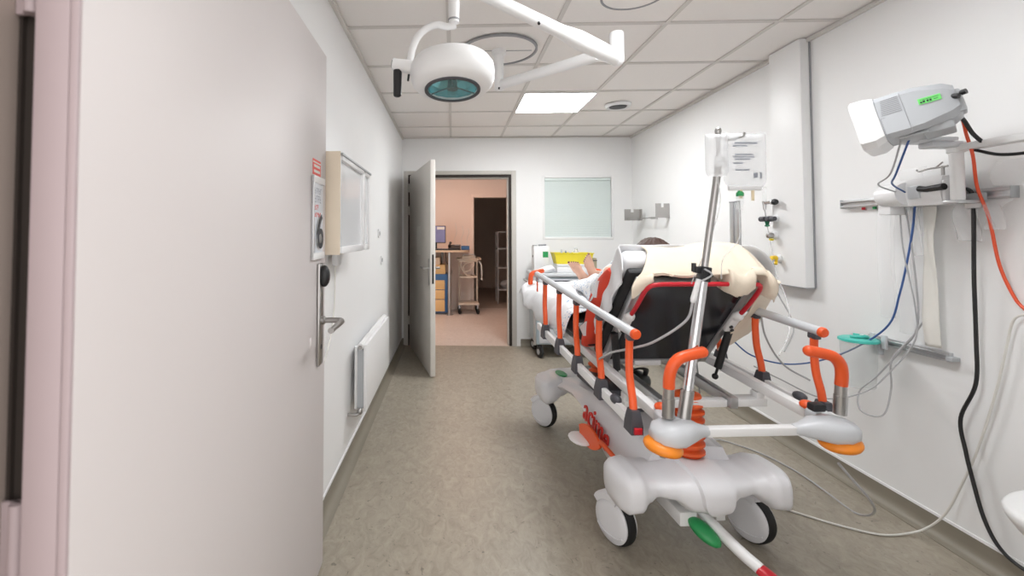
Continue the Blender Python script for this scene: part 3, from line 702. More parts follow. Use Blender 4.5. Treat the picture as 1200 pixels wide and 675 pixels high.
# legs: straight, heels on the mattress, toes up
LEGS = []
for s, ank, ball in ((-1, Vector((.110, 1.30, .945)), Vector((.035, 1.345, 1.062))), (1, Vector((.180, 1.27, .915)), Vector((.112, 1.315, 1.095)))):
    hp = HIP + Vector((s * .085, .02, -.01)); kn_ = hp.lerp(ank, .52) + Vector((0, 0, .05))
    tap(bd_, [hp, hp.lerp(kn_, .5) + Vector((0, 0, .012)), kn_], [.098, .082, .058]); tap(bd_, [kn_, kn_.lerp(ank, .32), kn_.lerp(ank, .72), ank], [.057, .060, .044, .037])
    f = (ball - ank).normalized(); heel = ank - f * .025 + Vector((0, .055, -.012)); sd = f.cross(Vector((0, -1, 0))).normalized()
    nf = f.cross(sd)                                       # dorsal direction, roughly towards the head end
    if nf.y > 0: nf = -nf; 
    if sd.x < 0: sd = -sd
    bd_.ell(heel, (.031, .034, .031)); tap(bd_, [heel, ank.lerp(ball, .5) + Vector((0, .016, 0)), ball], [.031, .033, .030]); tap(bd_, [ank, ank.lerp(ball, .45) + nf * .006, ball + nf * .002], [.037, .032, .022])
    tap(bd_, [ball - sd * .020, ball, ball + sd * .020], [.017, .020, .017])
    toes = []
    for q, (o_, l_, r_) in enumerate(((-.031, .056, .0118), (-.009, .050, .0082), (.008, .045, .0078), (.023, .039, .0074), (.036, .033, .007))):
        oo = o_ * .80 * (1 if s < 0 else -1)                   # ankles crossed: big toes on the outer sides
        b0 = ball + sd * oo + f * (.012 - .24 * max(0, o_ + .01)); tip = b0 + f * l_ + nf * .010
        tap(bd_, [b0, b0.lerp(tip, .55) + nf * .004, tip], [r_, r_ * .92, r_ * .95], 10); toes.append((tip, f, sd, nf, r_))
    LEGS.append(toes)
pat = bd_.build('person', M_SKIN, None, 180)
rm_ = pat.modifiers.new('remesh', 'REMESH'); rm_.mode = 'VOXEL'; rm_.voxel_size = .0042
sm_ = pat.modifiers.new('smooth', 'SMOOTH'); sm_.factor = .5; sm_.iterations = 4
dg = bpy.context.evaluated_depsgraph_get(); dg.update()
me = bpy.data.meshes.new_from_object(pat.evaluated_get(dg)); pat.modifiers.clear(); old = pat.data; pat.data = me; bpy.data.meshes.remove(old); me.name = 'person'; me.shade_smooth()
place(pat); tag(pat, 'barefoot person in a patterned gown lying on the stretcher, dark hair showing above the blanket', 'person')
hr = MB()
def hairp(s, t):
    a = s * 2 * PI; th = t * R(104 - 46 * math.sin(a)); d = Vector((math.sin(th) * math.cos(a), math.sin(th) * math.sin(a), math.cos(th)))
    k = 1.0 + .05 * noise.noise(d * 9) + .03 * math.sin(a * 17 + th * 6)
    return HD + Vector((d.x * .082 * k, d.y * .097 * k - .008, d.z * .092 * k))
hr.grid(hairp, 64, 22, .006); hr.build('hair', M_HAIR, pat, 180)
nl = MB()
for toes in LEGS:
    for tip, f, sd, nf, r_ in toes:
        nn_ = (nf * .75 + f * .65).normalized()
        q = Matrix((sd, nn_.cross(sd), nn_)).transposed()
        nl.ell(tip + nn_ * r_ * .83, (r_ * .68, r_ * .8, r_ * .26), q, 10, 6)
nl.build('toenails', M_NAIL, pat, label='dark red varnished nails')
gw = MB()
def gown(s, t):
    a = s * 2 * PI; y = .30 + .90 * t
    c = Vector((HIP.x, y, .0)); cz = interp(y, [(.30, 1.06), (.5, .955), (.9, .985), (1.2, .945)])[0]; ru = interp(y, [(.30, .195), (.5, .215), (.8, .19), (1.2, .165)])[0]; rz_ = interp(y, [(.30, .15), (.45, .13), (.60, .106), (.9, .085), (1.2, .072)])[0]
    ux = interp(y, [(.30, -.01), (.5, .05), (1.2, .12)])[0]
    k = 1 + .05 * math.sin(a * 5 + y * 11) + .05 * noise.noise(Vector((math.cos(a) * 3, y * 6, math.sin(a) * 3)))
    return Vector((ux + ru * k * math.cos(a), y + (.25 * (cz - .9) if t < .1 else 0), cz + rz_ * k * math.sin(a)))
gw.grid(gown, 48, 40, .004)
for sh, el, wr in ARMS: gw.tube(smooth_path([sh + Vector((0, -.02, .01)), (sh + el) / 2, el, el.lerp(wr, .35)], 5), [.078, .076, .074, .072, .07, .068, .066, .064, .062, .06, .058, .056, .055, .055, .055, .055], 16)
gw.build('gown', M_GOWN, pat, 180)
# gown tail hanging over the near left edge of the mattress
def gtail(s, t):
    u = -.10 - .24 * t; w = 1.03 + .30 * s
    return T(u, w, .165 - .03 * t + .05 * noise.noise(Vector((u * 9, w * 9, 4))) - (.14 * ((t - .75) / .25) ** 2 if t > .75 else 0))
MB().grid(gtail, 24, 24, .004).build('gown_tail', M_GOWN, pat, 180)

# black bag stowed under the platform
bgm = MB(); bgm.ell((.05, .55, .505), (.10, .085, .065), None, 24, 14)
for v_ in bgm.bm.verts:
    v_.co += Vector((1, 1, .6)) * .022 * noise.noise(v_.co * 14)
o = bgm.build('bag', M_BLACK, None, 60); place(o); tag(o, 'crumpled black bag stowed on the chassis under the stretcher platform', 'bag')
sbm = MB(); sbm.tube(smooth_path([(.0, .50, .55), (.03, .45, .60), (.09, .47, .59), (.11, .52, .54)], 5), .008, 8, flat=(1.8, .5)); sbm.build('strap', M_BLACK, o)

# orange tag hanging from the far rail
ot = MB(); a = T(-.352, 1.525, .25); ot.box(a + Vector((-.004, -.014, -.085)), a + Vector((.0, .014, -.02)), .003); ot.tube([a + Vector((-.002, 0, -.02)), a + Vector((-.002, 0, .03))], .0015, 6)
o = ot.build('tag', M_ORANGE); place(o); tag(o, 'small orange tag hanging from the far end of the left rail', 'tag')

# ------------------------------------------------------------------ IV pole standing in the stretcher's left hub, bags and lines
def BW(u, v, z): return BEDM @ Vector((u, v, z))
pb = BW(-.238, -.43, .69); pt = BW(-.098, -.43, 1.56); pd = (pt - pb).normalized()
iv = thing('iv_pole', 'leaning chrome drip pole standing in the left corner of the stretcher', 'drip pole', pb)
m = MB(); L1 = .50
m.tube([Vector(), pd * L1], .0165, 20); m.build('lower_tube', M_CHROME, iv)
m = MB(); m.tube([pd * (L1 - .02), pd * (pt - pb).length], .0115, 18); m.build('upper_tube', M_STEEL, iv)
m = MB(); m.tube([pd * .0, pd * .10], .021, 20); m.build('socket_sleeve', M_STEEL, iv)
xa = Vector((1, 0, 0)); c = pd * L1
q = Vector((0, 0, 1)).rotation_difference(pd).to_matrix()
m = MB(Matrix.Translation(c) @ q.to_4x4() @ Matrix.Scale(.64, 4)); m.box((-.026, -.028, -.045), (.028, .026, .035), .006); m.box((-.055, -.02, -.005), (-.02, .014, .03), .005); m.tube([(-.06, -.003, .045), (-.055, -.003, .0)], .012, 10); m.box((-.02, -.036, -.03), (.02, -.026, .02), .004)
m.build('pole_clamp', M_BLACK, iv)
top = pt - pb
hk = MB()
hk.tube([top, top + Vector((0, 0, .11))], .007, 10); hk.ell(top + Vector((0, 0, .115)), (.011, .011, .014))
hk.tube(smooth_path([top + Vector((0, 0, .095)), top + Vector((.03, -.008, .082)), top + Vector((.06, -.012, .088)), top + Vector((.075, -.012, .094)), top + Vector((.082, -.012, .106))], 5), .0045, 8)
hk.tube(smooth_path([top + Vector((0, 0, .095)), top + Vector((-.012, -.01, .085)), top + Vector((-.02, -.014, .10))], 4), .004, 8)
hk.build('bag_hook', M_STEEL, iv)
hc = MB(); hc.tube([top + Vector((0, 0, -.01)), top + Vector((0, 0, .03))], .016, 14); hc.build('hook_collar', M_WHITE, iv)

def bag(name, label, cat, loc, w, h, m, rz, thick=.022, taper=.8):
    t = thing(name, label, cat, loc, rz, None)
    def f(sg):
        def g(s, v):
            x = s * 2 - 1; z = -h * v; e = max(0, (1 - abs(x) ** 4)) ** .5 * max(0, 1 - abs(2 * v - 1) ** 4) ** .5
            wd = w / 2 * (1 - (1 - taper) * max(0, (v - .85) / .15) ** 2)
            return Vector((x * wd, sg * (thick * .5 * e + .0006), z + .004 * noise.noise(Vector((x * 3, v * 4, sg)))))
        return g
    b = MB(); b.grid(f(-1), 20, 20); b.grid(f(1), 20, 20); b.build('bag_film', m, t, 180)
    return t
bg1 = bag('iv_bag', 'large clear printed drip bag with two ports hanging from the pole hook', 'drip bag', pt + Vector((.085, -.006, .105)), .15, .185, M_BAG, R(3))
pr = MB(); ZM = lambda x, z: Matrix(((1, 0, 0, x), (0, 0, -1, -.0135), (0, 1, 0, z), (0, 0, 0, 1)))
for i, (z, w) in enumerate(((-.035, .085), (-.045, .05), (-.075, .07), (-.083, .075), (-.091, .06), (-.105, .035), (-.128, .055))):
    pr.box((-.05 + (.0 if i % 2 else .006), -.0136, z - (.0028 if i else .004)), (-.05 + w, -.0130, z + .002))
pr.box((.02, -.0136, -.155), (.034, -.0130, -.138)); pr.box((.042, -.0136, -.158), (.048, -.0130, -.136))
pr.build('printed_text', M_INKG, bg1)
po = MB(); po.box((-.06, -.006, -.198), (.055, .006, -.182), .004); po.build('port_bar', M_WHITE, bg1)
pp = MB(); pp.tube([(-.018, 0, -.195), (-.018, 0, -.225)], .006, 10); pp.tube([(.025, 0, -.195), (.025, 0, -.232)], .005, 10); pp.build('port', mat('port_cream', (232, 214, 180), .4), bg1)
bg2 = bag('iv_bag', 'small folded drip pouch hanging left of the large drip bag', 'drip bag', pt + Vector((-.018, -.02, .10)), .07, .145, M_BAG, R(-14), .03)
ct = thing('drip_chamber', 'clear drip chamber with green cap below the large drip bag', 'drip chamber', pt + Vector((.066, -.006, -.16)))
m = MB(); m.lathe([(.010, 0), (.011, .05), (.010, .052)], n=16); m.build('chamber', M_CAN, ct)
m = MB(); m.lathe([(.012, .048), (.012, .058), (.006, .066), (.004, .074)], n=16); m.build('cap', M_GREEN, ct)
cable('drip_tube', [pt + Vector((.066, -.006, -.16)), pt + Vector((.062, .0, -.26)), pt + Vector((.02, .02, -.33)), pt + Vector((.03, .05, -.40))], .0022, M_FILM2, 'thin clear tube hanging from the drip chamber', 'tube')
cable('drip_tube', [pt + Vector((-.018, -.02, -.04)), pt + Vector((.0, .0, -.15)), pt + Vector((-.035, .03, -.30)), pt + Vector((-.07, .06, -.42))], .0022, M_FILM2, 'thin clear tube hanging from the small drip pouch', 'tube')
# nurse-call handset clipped to the pole with its lead
hs = thing('call_handset', 'white cable connector hanging at the pole clamp in front of the black panel', 'handset', BW(-.198, -.448, 1.125))
m = MB(); m.tube([(.010, 0, .040), (-.010, 0, -.030)], [.008, .0095], 12); m.ell((-.011, 0, -.033), (.008, .008, .008)); m.build('connector_body', M_WHITE, hs)
cable('lead', [BW(-.209, -.448, 1.09), BW(-.226, -.43, 1.02), BW(-.29, -.34, .93), BW(-.33, -.25, .885), BW(-.37, -.17, .85), BW(-.385, -.10, .81), BW(-.35, .0, .78), BW(-.30, .06, .79)], .0042, M_CGREY, 'grey lead looping from the pole clamp to the left side rail', 'cable')
cable('lead', [BW(-.170, -.452, 1.20), BW(-.150, -.46, 1.18), BW(-.188, -.452, 1.155)], .003, M_CGREY, 'short grey lead wrapped around the pole clamp', 'cable')

# ------------------------------------------------------------------ surgical lamp
LZ = H
sl = thing('surgical_lamp', 'white ceiling-mounted operating lamp with jointed arm and teal glass lens', 'operating lamp', (.293, 2.86, LZ))
def LW_(x, y, z): return Vector((x - .293, y - 2.86, z - LZ))
m = MB(); m.lathe([(.225, -.001), (.225, -.014), (.238, -.014), (.238, -.001)], n=56, cap=False); m.build('ceiling_ring', M_GREYD, sl)
m = MB(); m.lathe([(.0005, -.001), (.2235, -.001), (.2235, -.006), (.0005, -.006)], n=56); m.build('ceiling_plate', M_CEIL, sl)
m = MB(); m.box((-.205, -.002, -.009), (.205, .002, -.0055)); m.build('plate_seam', M_GREYD, sl)
m = MB(); m.lathe([(.045, -.006), (.045, -.03), (.029, -.04), (.029, -.25), (.025, -.258)], n=24); m.build('ceiling_pole', M_WHITE2, sl)
A = LW_(.293, 2.86, 2.255); B_ = LW_(.835, 2.33, 2.255)
m = MB(); m.tube([A, A.lerp(B_, .5), B_], [.032, .030, .034], 18, flat=(.75, 1)); m.build('horizontal_arm', M_WHITE2, sl)
m = MB(); m.box(A + Vector((-.01, -.05, -.04)), A + Vector((.0, -.035, -.03))); m.build('arm_screw', M_BLACK, sl)
m = MB(); m.tube([B_ + Vector((0, 0, .08)), B_ + Vector((0, 0, -.055))], .036, 24); m.ell(B_ + Vector((0, 0, .08)), (.036, .036, .016)); m.ell(B_ + Vector((0, 0, -.055)), (.036, .036, .03)); m.build('elbow_joint', M_WHITE2, sl)
E0 = B_ + Vector((0, 0, -.045)); E1 = LW_(.012, 1.72, 2.285)
m = MB(); m.tube([E0, E0.lerp(E1, .12), E0.lerp(E1, .3), E0.lerp(E1, .42), E0.lerp(E1, .9), E1], [.036, .042, .043, .030, .026, .026], 20); m.build('spring_arm', M_WHITE2, sl)
m = MB(); m.tube([E0.lerp(E1, .55) + Vector((-.01, -.03, -.02)), E0.lerp(E1, .55) + Vector((-.01, -.04, -.03))], .006, 8); m.tube([E0.lerp(E1, .96) + Vector((-.01, -.03, -.03)), E0.lerp(E1, .96) + Vector((-.01, -.045, -.03))], .006, 8); m.build('arm_screw', M_BLACK, sl)
J = LW_(.006, 1.70, 2.112)
m = MB(); m.tube([E1, LW_(.006, 1.70, 2.25), J], [.026, .022, .020], 18); m.ell(E1, (.036, .036, .036)); m.build('drop_tube', M_WHITE2, sl)
m = MB(); m.tube([J + Vector((0, 0, .014)), J + Vector((0, 0, .008))], .0225, 20); m.build('swivel_ring', M_GREYD, sl)
hd_c = LW_(.0, 1.70, 1.915); tilt = Matrix.Rotation(R(-7), 3, 'X')
yk = smooth_path([J + Vector((.004, 0, -.004)), LW_(-.018, 1.70, 2.098), LW_(-.055, 1.70, 2.106), LW_(-.098, 1.70, 2.092), LW_(-.131, 1.70, 2.060), LW_(-.151, 1.70, 2.015), LW_(-.160, 1.70, 1.965), LW_(-.162, 1.70, 1.935)], 6)
m = MB(); m.tube(yk, [.017] * 4 + [.0135] * (len(yk) - 4), 14); m.build('yoke', M_WHITE2, sl)
HM = Matrix.Translation(hd_c) @ tilt.to_4x4()
m = MB(HM); m.lathe([(.0005, .070), (.06, .069), (.115, .062), (.142, .048), (.155, .028), (.158, .006), (.156, -.018), (.148, -.040), (.136, -.052), (.104, -.058), (.098, -.050), (.098, .0), (.0005, .02)], n=56); head = m.build('lamp_head', M_WHITE2, sl, 60)
m = MB(HM); m.lathe([(.104, -.0585), (.104, -.064), (.092, -.064), (.092, -.0585)], n=56, cap=False); m.build('lens_rim', M_DGREY, head)
m = MB(HM); m.lathe([(.0975, -.049), (.09, -.02), (.07, .0), (.04, .012), (.0005, .016)], n=14, cap=False); m.build('reflector', M_REFL, head, 8)
m = MB(HM); m.tube([(0, 0, .01), (0, 0, -.05)], [.016, .018], 16); m.lathe([(.02, -.05), (.02, -.058)], n=16)
for k in range(3): m.tube([(0, 0, -.046), (.094 * math.cos(k * PI * 2 / 3 + .5), .094 * math.sin(k * PI * 2 / 3 + .5), -.054)], .0025, 6)
m.build('bulb_holder', M_BLACK, head)
m = MB(HM); m.lathe([(.0005, -.0605), (.093, -.0605), (.093, -.0625), (.0005, -.0625)], n=48); m.build('glass_lens', mat('teal_glass', (150, 205, 212), .03, var=0, alpha=.16, spec=.9, coat=1), head)
m = MB(); hp = LW_(-.212, 1.70, 1.952)
m.tube([LW_(-.152, 1.70, 1.945), hp + Vector((-.012, 0, .006))], [.026, .023], 18); m.build('handle_mount', M_WHITE2, head)
m = MB(); m.lathe([(.015, 0), (.015, .004)], hp + Vector((-.012, 0, .006)), (-1, 0, .1), 16); m.build('mount_cap', M_DGREY, head)
m = MB(); m.tube([hp + Vector((.006, 0, -.018)), hp + Vector((.005, 0, -.112))], [.0165, .015], 18); m.ell(hp + Vector((.005, 0, -.112)), (.015, .015, .008)); m.build('handle', M_BLACK, head)
m = MB(); m.tube([LW_(-.163, 1.69, 1.915), LW_(-.166, 1.69, 1.89)], .004, 8); m.build('stop_pin', M_BLACK, head)

# ceiling fittings
o = thing('ceiling_outlet', 'round white ceiling air outlet with a dark slot right of the lit panel', 'air outlet', (1.483, 4.125, H))
m = MB(); m.lathe([(.112, -.0008), (.112, -.012), (.098, -.028), (.085, -.024), (.08, -.012), (.0005, -.010)], n=40); m.build('rim', M_WHITE, o)
m = MB(); m.lathe([(.079, -.013), (.070, -.026), (.0005, -.030)], (0, 0, 0), n=40); m.build('inner_cone', M_BLACK, o)
o = thing('ceiling_disc', 'flat round ceiling cover partly cut by the top of the photo', 'ceiling cover', (.875, 2.20, H))
m = MB(); m.lathe([(.145, -.001), (.145, -.010), (.155, -.010), (.155, -.001)], n=48, cap=False); m.build('ring', M_GREYD, o)
m = MB(); m.lathe([(.0005, -.001), (.144, -.001), (.144, -.007), (.0005, -.007)], n=48); m.build('disc', M_CEIL, o)

# ------------------------------------------------------------------ left wall
cab = thing('wall_cabinet', 'birch-sided wall cabinet with white-framed glass doors', 'cabinet', (XL, 2.22, 1.235))
CD, CW, CH_ = .118, .335, .425
m = MB(); m.box((0.001, -CW - .004, -.004), (CD + .022, -CW + .0, CH_ + .004), .006); m.box((0.001, -CW, 0), (CD, -CW + .018, CH_), .002); m.build('side_panel', M_WOOD, cab, label='light birch side panel')
m = MB(); m.box((.001, CW - .018, 0), (CD, CW, CH_), .002); m.build('side_panel', M_WOOD, cab)
m = MB(); m.box((.001, -CW + .018, 0), (CD - .002, CW - .018, .016)); m.box((.001, -CW + .018, CH_ - .016), (CD - .002, CW - .018, CH_)); m.box((.001, -CW + .018, .016), (.008, CW - .018, CH_ - .016)); m.box((.008, -CW + .018, .21), (CD - .02, CW - .018, .22)); m.build('carcass', M_WHITE, cab)
for i, (a, b) in enumerate(((-CW, CW * .52), (CW * .52 + .003, CW))):
    m = MB(); f = .022
    m.box((CD + .001, a, 0), (CD + .02, a + f, CH_), .002); m.box((CD + .001, b - f, 0), (CD + .02, b, CH_), .002); m.box((CD + .001, a + f, 0), (CD + .026, b - f, .03), .003); m.box((CD + .001, a + f, CH_ - .03), (CD + .026, b - f, CH_), .003)
    d = m.build('door', M_WHITE, cab); MB().box((CD + .006, a + f, .03), (CD + .010, b - f, CH_ - .03)).build('pane', M_GLASS, d)
m = MB(); m.box((CD + .02, -CW, CH_ - .012), (CD + .032, CW, CH_ - .002), .002); m.build('top_rail', M_GREYM, cab)
m = MB(); m.box((.02, -.02, -.07), (.05, .06, -.001), .006); m.build('switch_box', M_WHITE, cab)
cable('cable', [(XL + .012, 2.30, 1.16), (XL + .014, 2.28, .95), (XL + .02, 2.15, .78), (XL + .02, 1.98, .70), (XL + .02, 1.86, .74), (XL + .02, 1.80, .80)], .004, M_CWHITE, 'white cable hanging in a loop below the birch wall cabinet')

rad = thing('radiator', 'flat white panel radiator low on the left wall', 'radiator', (XL, 3.14, .285))
m = MB(); m.box((.085, -.46, 0), (.105, .46, .385), .004); m.build('front_panel', M_WHITE2, rad)
m = MB(); m.box((.03, -.45, .01), (.048, .45, .365), .004); m.build('back_panel', M_WHITE2, rad)
m = MB(); m.tube([(.066, -.462, .375), (.066, .465, .385)], .019, 14); m.build('top_rail', M_WHITE2, rad)
for y in (-.452, .452): m = MB(); m.box((.049, y - .003, .02), (.084, y + .003, .355)); m.build('side_grille', M_GREYM, rad)
m = MB(); m.lathe([(.012, 0), (.012, .02)], (.066, -.456, .372), (0, -1, 0), 14); m.lathe([(.006, .02), (.006, .024)], (.066, -.456, .372), (0, -1, 0), 10); m.build('vent_plug', M_STEEL, rad)
m = MB(); m.tube(smooth_path([(.066, -.44, .012), (.066, -.475, .004), (.05, -.49, -.006), (.002, -.492, -.006)], 4), .009, 10); m.ell((.07, -.485, .012), (.016, .016, .02)); m.build('valve', M_STEEL, rad)
for y in (-.3, .3):
    m = MB(); m.box((.001, y - .02, .05), (.03, y + .02, .34), .002); m.build('wall_bracket', M_WHITE2, rad)
for z, y, nm in ((1.325, 3.72, 'upper white wall socket between cabinet and back door'), (1.10, 3.86, 'lower white wall socket between cabinet and back door')):
    s = thing('wall_socket', nm, 'socket', (XL, y, z))
    m = MB(); m.box((.0005, -.035, -.035), (.010, .035, .035), .003); m.build('face_plate', M_WHITE, s)
    m = MB(); m.lathe([(.017, 0), (.017, .003), (.014, .003), (.014, .001)], (.010, 0, 0), (1, 0, 0), 20, cap=False); m.box((.010, -.004, -.004), (.0125, .004, .004)); m.build('socket_ring', M_GREYD, s)

# sign and sticker on the near door
SX = -.4955
DM = lambda y, z: Matrix(((0, 0, 1, SX + .0075), (1, 0, 0, y), (0, 1, 0, z), (0, 0, 0, 1)))
def dpt(p): return rot_door @ Vector(p)
rot_door = Matrix.Translation((-.497, .588, 0)) @ Matrix.Rotation(DA, 4, 'Z') @ Matrix.Translation((.5, -.588, 0))
sg = thing('door_sign', 'tall grey-white door sign with a large black 6 on the near door', 'sign', (0, 0, 0)); sg.matrix_world = rot_door
m = MB(); m.box((-.4995, 1.66, 1.225), (-.495, 1.80, 1.535), .001); m.build('sign_face', M_SIGN, sg)
m = MB(); m.box((-.4995, 1.655, 1.225), (-.490, 1.668, 1.535), .001); m.build('side_channel', M_ALU, sg)
for z in (1.222, 1.510):
    m = MB(); m.box((-.4995, 1.655, z), (-.488, 1.803, z + .026), .003); m.build('clip_bar', M_WHITE, sg)
MB().text('6', .185, DM(1.694, 1.265), .0008, bold=.001).build('numeral', M_INK, sg)
def strokes(y0, n, z, h, pitch, w):                                   # a row of unreadable letter-like strokes
    m = MB(); X0, X1 = -.4955, -.4944
    for i in range(n):
        y = y0 + i * pitch
        m.box((X0, y, z), (X1, y + w, z + h)); k = i % 3
        m.box((X0, y + w, z + (h - w if k else 0)), (X1, y + pitch * .62, z + (h if k else w)))
        if k != 1: m.box((X0, y + w, z + h * .45), (X1, y + pitch * .55, z + h * .45 + w))
    return m
for r_ in ((1.682, 5, 1.470, .022, .019, .003), (1.682, 4, 1.437, .026, .023, .003)): strokes(*r_).build('small_lettering', M_INKG, sg)
for r_ in ((1.682, 3, 1.409, .019, .018, .0035), (1.682, 5, 1.382, .017, .018, .004)): strokes(*r_).build('red_lettering', M_LOGO, sg)
stk = thing('sticker', 'small red and white sticker above the door sign', 'sticker', (0, 0, 0)); stk.matrix_world = rot_door
m = MB(); m.box((-.4998, 1.668, 1.541), (-.4988, 1.775, 1.60)); m.build('backing', M_SIGNRED, stk)
m = MB(); m.box((-.4988, 1.670, 1.586), (-.4983, 1.773, 1.591)); m.box((-.4988, 1.682, 1.570), (-.4983, 1.762, 1.580)); m.box((-.4988, 1.682, 1.550), (-.4983, 1.762, 1.560)); m.build('white_lines', M_PAPER, stk)

# ------------------------------------------------------------------ right wall
gpn = thing('gas_panel', 'tall white medical gas panel running up the right wall to the ceiling', 'gas panel', (XR, 2.922, 0))
y0, y1, z0, zt = -.165, .165, 1.005, H - .002
m = MB()
prof = [(y0, -.001), (y0, -.058), (y0 + .012, -.062), (y1 - .07, -.062), (y1, -.012), (y1, -.001)]
m.rings([[Vector((x, y, z)) for y, x in prof] for z in (z0, zt)]); m.build('housing', M_WHITE2, gpn, 25)
m = MB(); m.box((-.010, y0 - .006, z0), (-.002, y0 - .0005, zt)); m.box((-.063, y0, z0 - .006), (-.002, y1 - .02, z0 - .0005)); m.build('edge_strip', M_GREYD, gpn)
def outlet(y, z, mm, arms):
    m = MB(); m.lathe([(.026, 0), (.026, .006), (.018, .012), (.018, .02)], (-.0625, y, z), (-1, 0, 0), 20); o = m.build('gas_outlet', M_WHITE, gpn)
    m = MB()
    if arms:
        m.lathe([(.016, .02), (.018, .03), (.016, .062), (.010, .066)], (-.0625, y, z), (-1, 0, 0), 18); m.tube([(-.11, y, z), (-.11, y + .055, z)], .009, 10); m.tube([(-.11, y + .03, z), (-.11, y + .075, z)], .017, 14); m.tube([(-.11, y - .02, z), (-.11, y - .055, z)], .014, 14)
    else:
        m.lathe([(.017, .02), (.019, .028), (.017, .05), (.008, .055)], (-.0625, y, z), (-1, 0, 0), 18)
    m.build('outlet_valve', mm, o); return o
o1 = outlet(.06, 1.415, M_DGREY, True)
m = MB(); m.tube([(-.11, .075, 1.40), (-.11, .075, 1.365)], [.014, .006], 12); m.tube([(-.11, .06, 1.372), (-.11, .092, 1.372)], .006, 8); m.build('green_nozzle', mat('dark_green_plastic', (20, 110, 76), .4), o1)
o2 = outlet(.07, 1.31, M_STEEL, False); m = MB(); m.ell((-.09, .07, 1.283), (.014, .016, .008)); m.build('yellow_tab', M_YELLOW, o2)
o3 = outlet(.04, 1.165, M_YELLOW2, False); m = MB(); m.tube([(-.09, .03, 1.15), (-.10, .02, 1.13)], .009, 10); m.build('yellow_spout', M_YELLOW2, o3)
fm = thing('flow_meter', 'chrome oxygen flow meter with clear tube at the top of the gas outlets', 'flow meter', (XR - .075, 2.985, 1.52))
m = MB(); m.tube([(0.02, -.01, 0), (-.02, .0, .0), (-.02, .055, .0)], .011, 12); m.tube([(-.02, .055, .012), (-.02, .055, -.045)], [.014, .008], 12); m.ell((-.02, -.02, 0), (.016, .02, .018)); m.build('valve_body', M_CHROME, fm)
m = MB(); m.lathe([(.012, .014), (.012, .10), (.008, .105)], (-.02, .055, 0), n=16); m.build('flow_tube', M_CAN, fm)
m = MB(); m.lathe([(.018, .0), (.02, .01), (.016, .022)], (-.02, -.03, 0), (0, -1, 0), 18); m.build('control_knob', M_BLACK, fm)
vr = thing('wall_rail', 'upright aluminium rail on the right wall behind the stretcher', 'rail', (XR, 3.50, 1.16))
m = MB(); m.box((-.014, -.055, 0), (-.001, -.012, .40), .002); m.box((-.014, .012, 0), (-.001, .055, .40), .002); m.box((-.006, -.012, 0), (-.001, .012, .40)); m.build('profile', M_ALU, vr)
m = MB(); m.box((-.016, -.057, .395), (-.001, .057, .405), .002); m.build('end_cap', M_GREYD, vr)

# corner bottle holder
bh = thing('bottle_bracket', 'stainless bracket with two notched plates near the back right corner', 'bracket', (XR, 4.9, 1.53))
def notched(m, fn, w, h, t):
    m.prism([(-w, -h), (w, -h), (w, h), (w * .18, h), (w * .18, h * .45), (-w * .18, h * .45), (-w * .18, h), (-w, h)], fn, 0, t)
m = MB(); notched(m, lambda x, z, d: Vector((-.145 + x, .20 + d, z)), .085, .062, .003); m.box((-.06, .15, -.062), (-.057, .2, .062)); m.build('far_plate', M_STEEL, bh)
m = MB(); notched(m, lambda x, z, d: Vector((-.07 + x, -.36 + d, z + .018)), .068, .07, .003); m.build('near_plate', M_STEEL, bh)
m = MB(); m.tube([(-.20, .19, -.045), (-.10, .19, -.045), (-.10, -.352, -.045)], .006, 10); m.box((-.07, -.10, -.055), (-.001, -.09, -.035), .002); m.box((-.10, -.10, -.05), (-.07, -.09, -.04)); m.build('cross_rod', M_STEEL, bh)

# upper equipment rail
ur = thing('equipment_rail', 'upper aluminium equipment rail on the right wall under the monitor', 'rail', (XR, 2.16, 1.477))
m = MB(); m.box((-.022, -.375, -.022), (-.001, .375, .022), .003); m.box((-.034, -.375, .006), (-.022, .375, .014), .001); m.box((-.034, -.375, -.018), (-.022, .375, -.010), .001); m.build('profile', M_ALU, ur)
for y in (-.378, .378):
    m = MB(); m.box((-.034, min(y, y * .99), -.023), (-.001, max(y, y * .99), .023), .002); m.build('end_cap', M_GREYM, ur)
for y, mm in ((.262, M_RED), (.20, M_GREEN)):
    m = MB(); m.lathe([(.008, 0), (.008, .012)], (-.012, y, -.0345), n=14); m.build('rail_button', mm, ur)
lr = thing('equipment_rail', 'lower aluminium rail on the right wall beside the teal-lidded canister', 'rail', (XR, 2.16, .795))
m = MB(); m.box((-.020, -.13, -.02), (-.001, .25, .02), .003); m.box((-.032, -.13, .004), (-.020, .25, .012), .001); m.box((-.032, -.13, -.016), (-.020, .25, -.008), .001); m.build('profile', M_ALU, lr)
m = MB(); m.box((-.036, -.155, -.012), (-.001, -.1305, .006), .002); m.build('end_cap', M_GREYM, lr)
for y in (.14, .20):
    m = MB(); m.box((-.045, y - .012, -.03), (-.0325, y + .012, .035), .002); m.build('rail_clip', M_GREYP, lr)

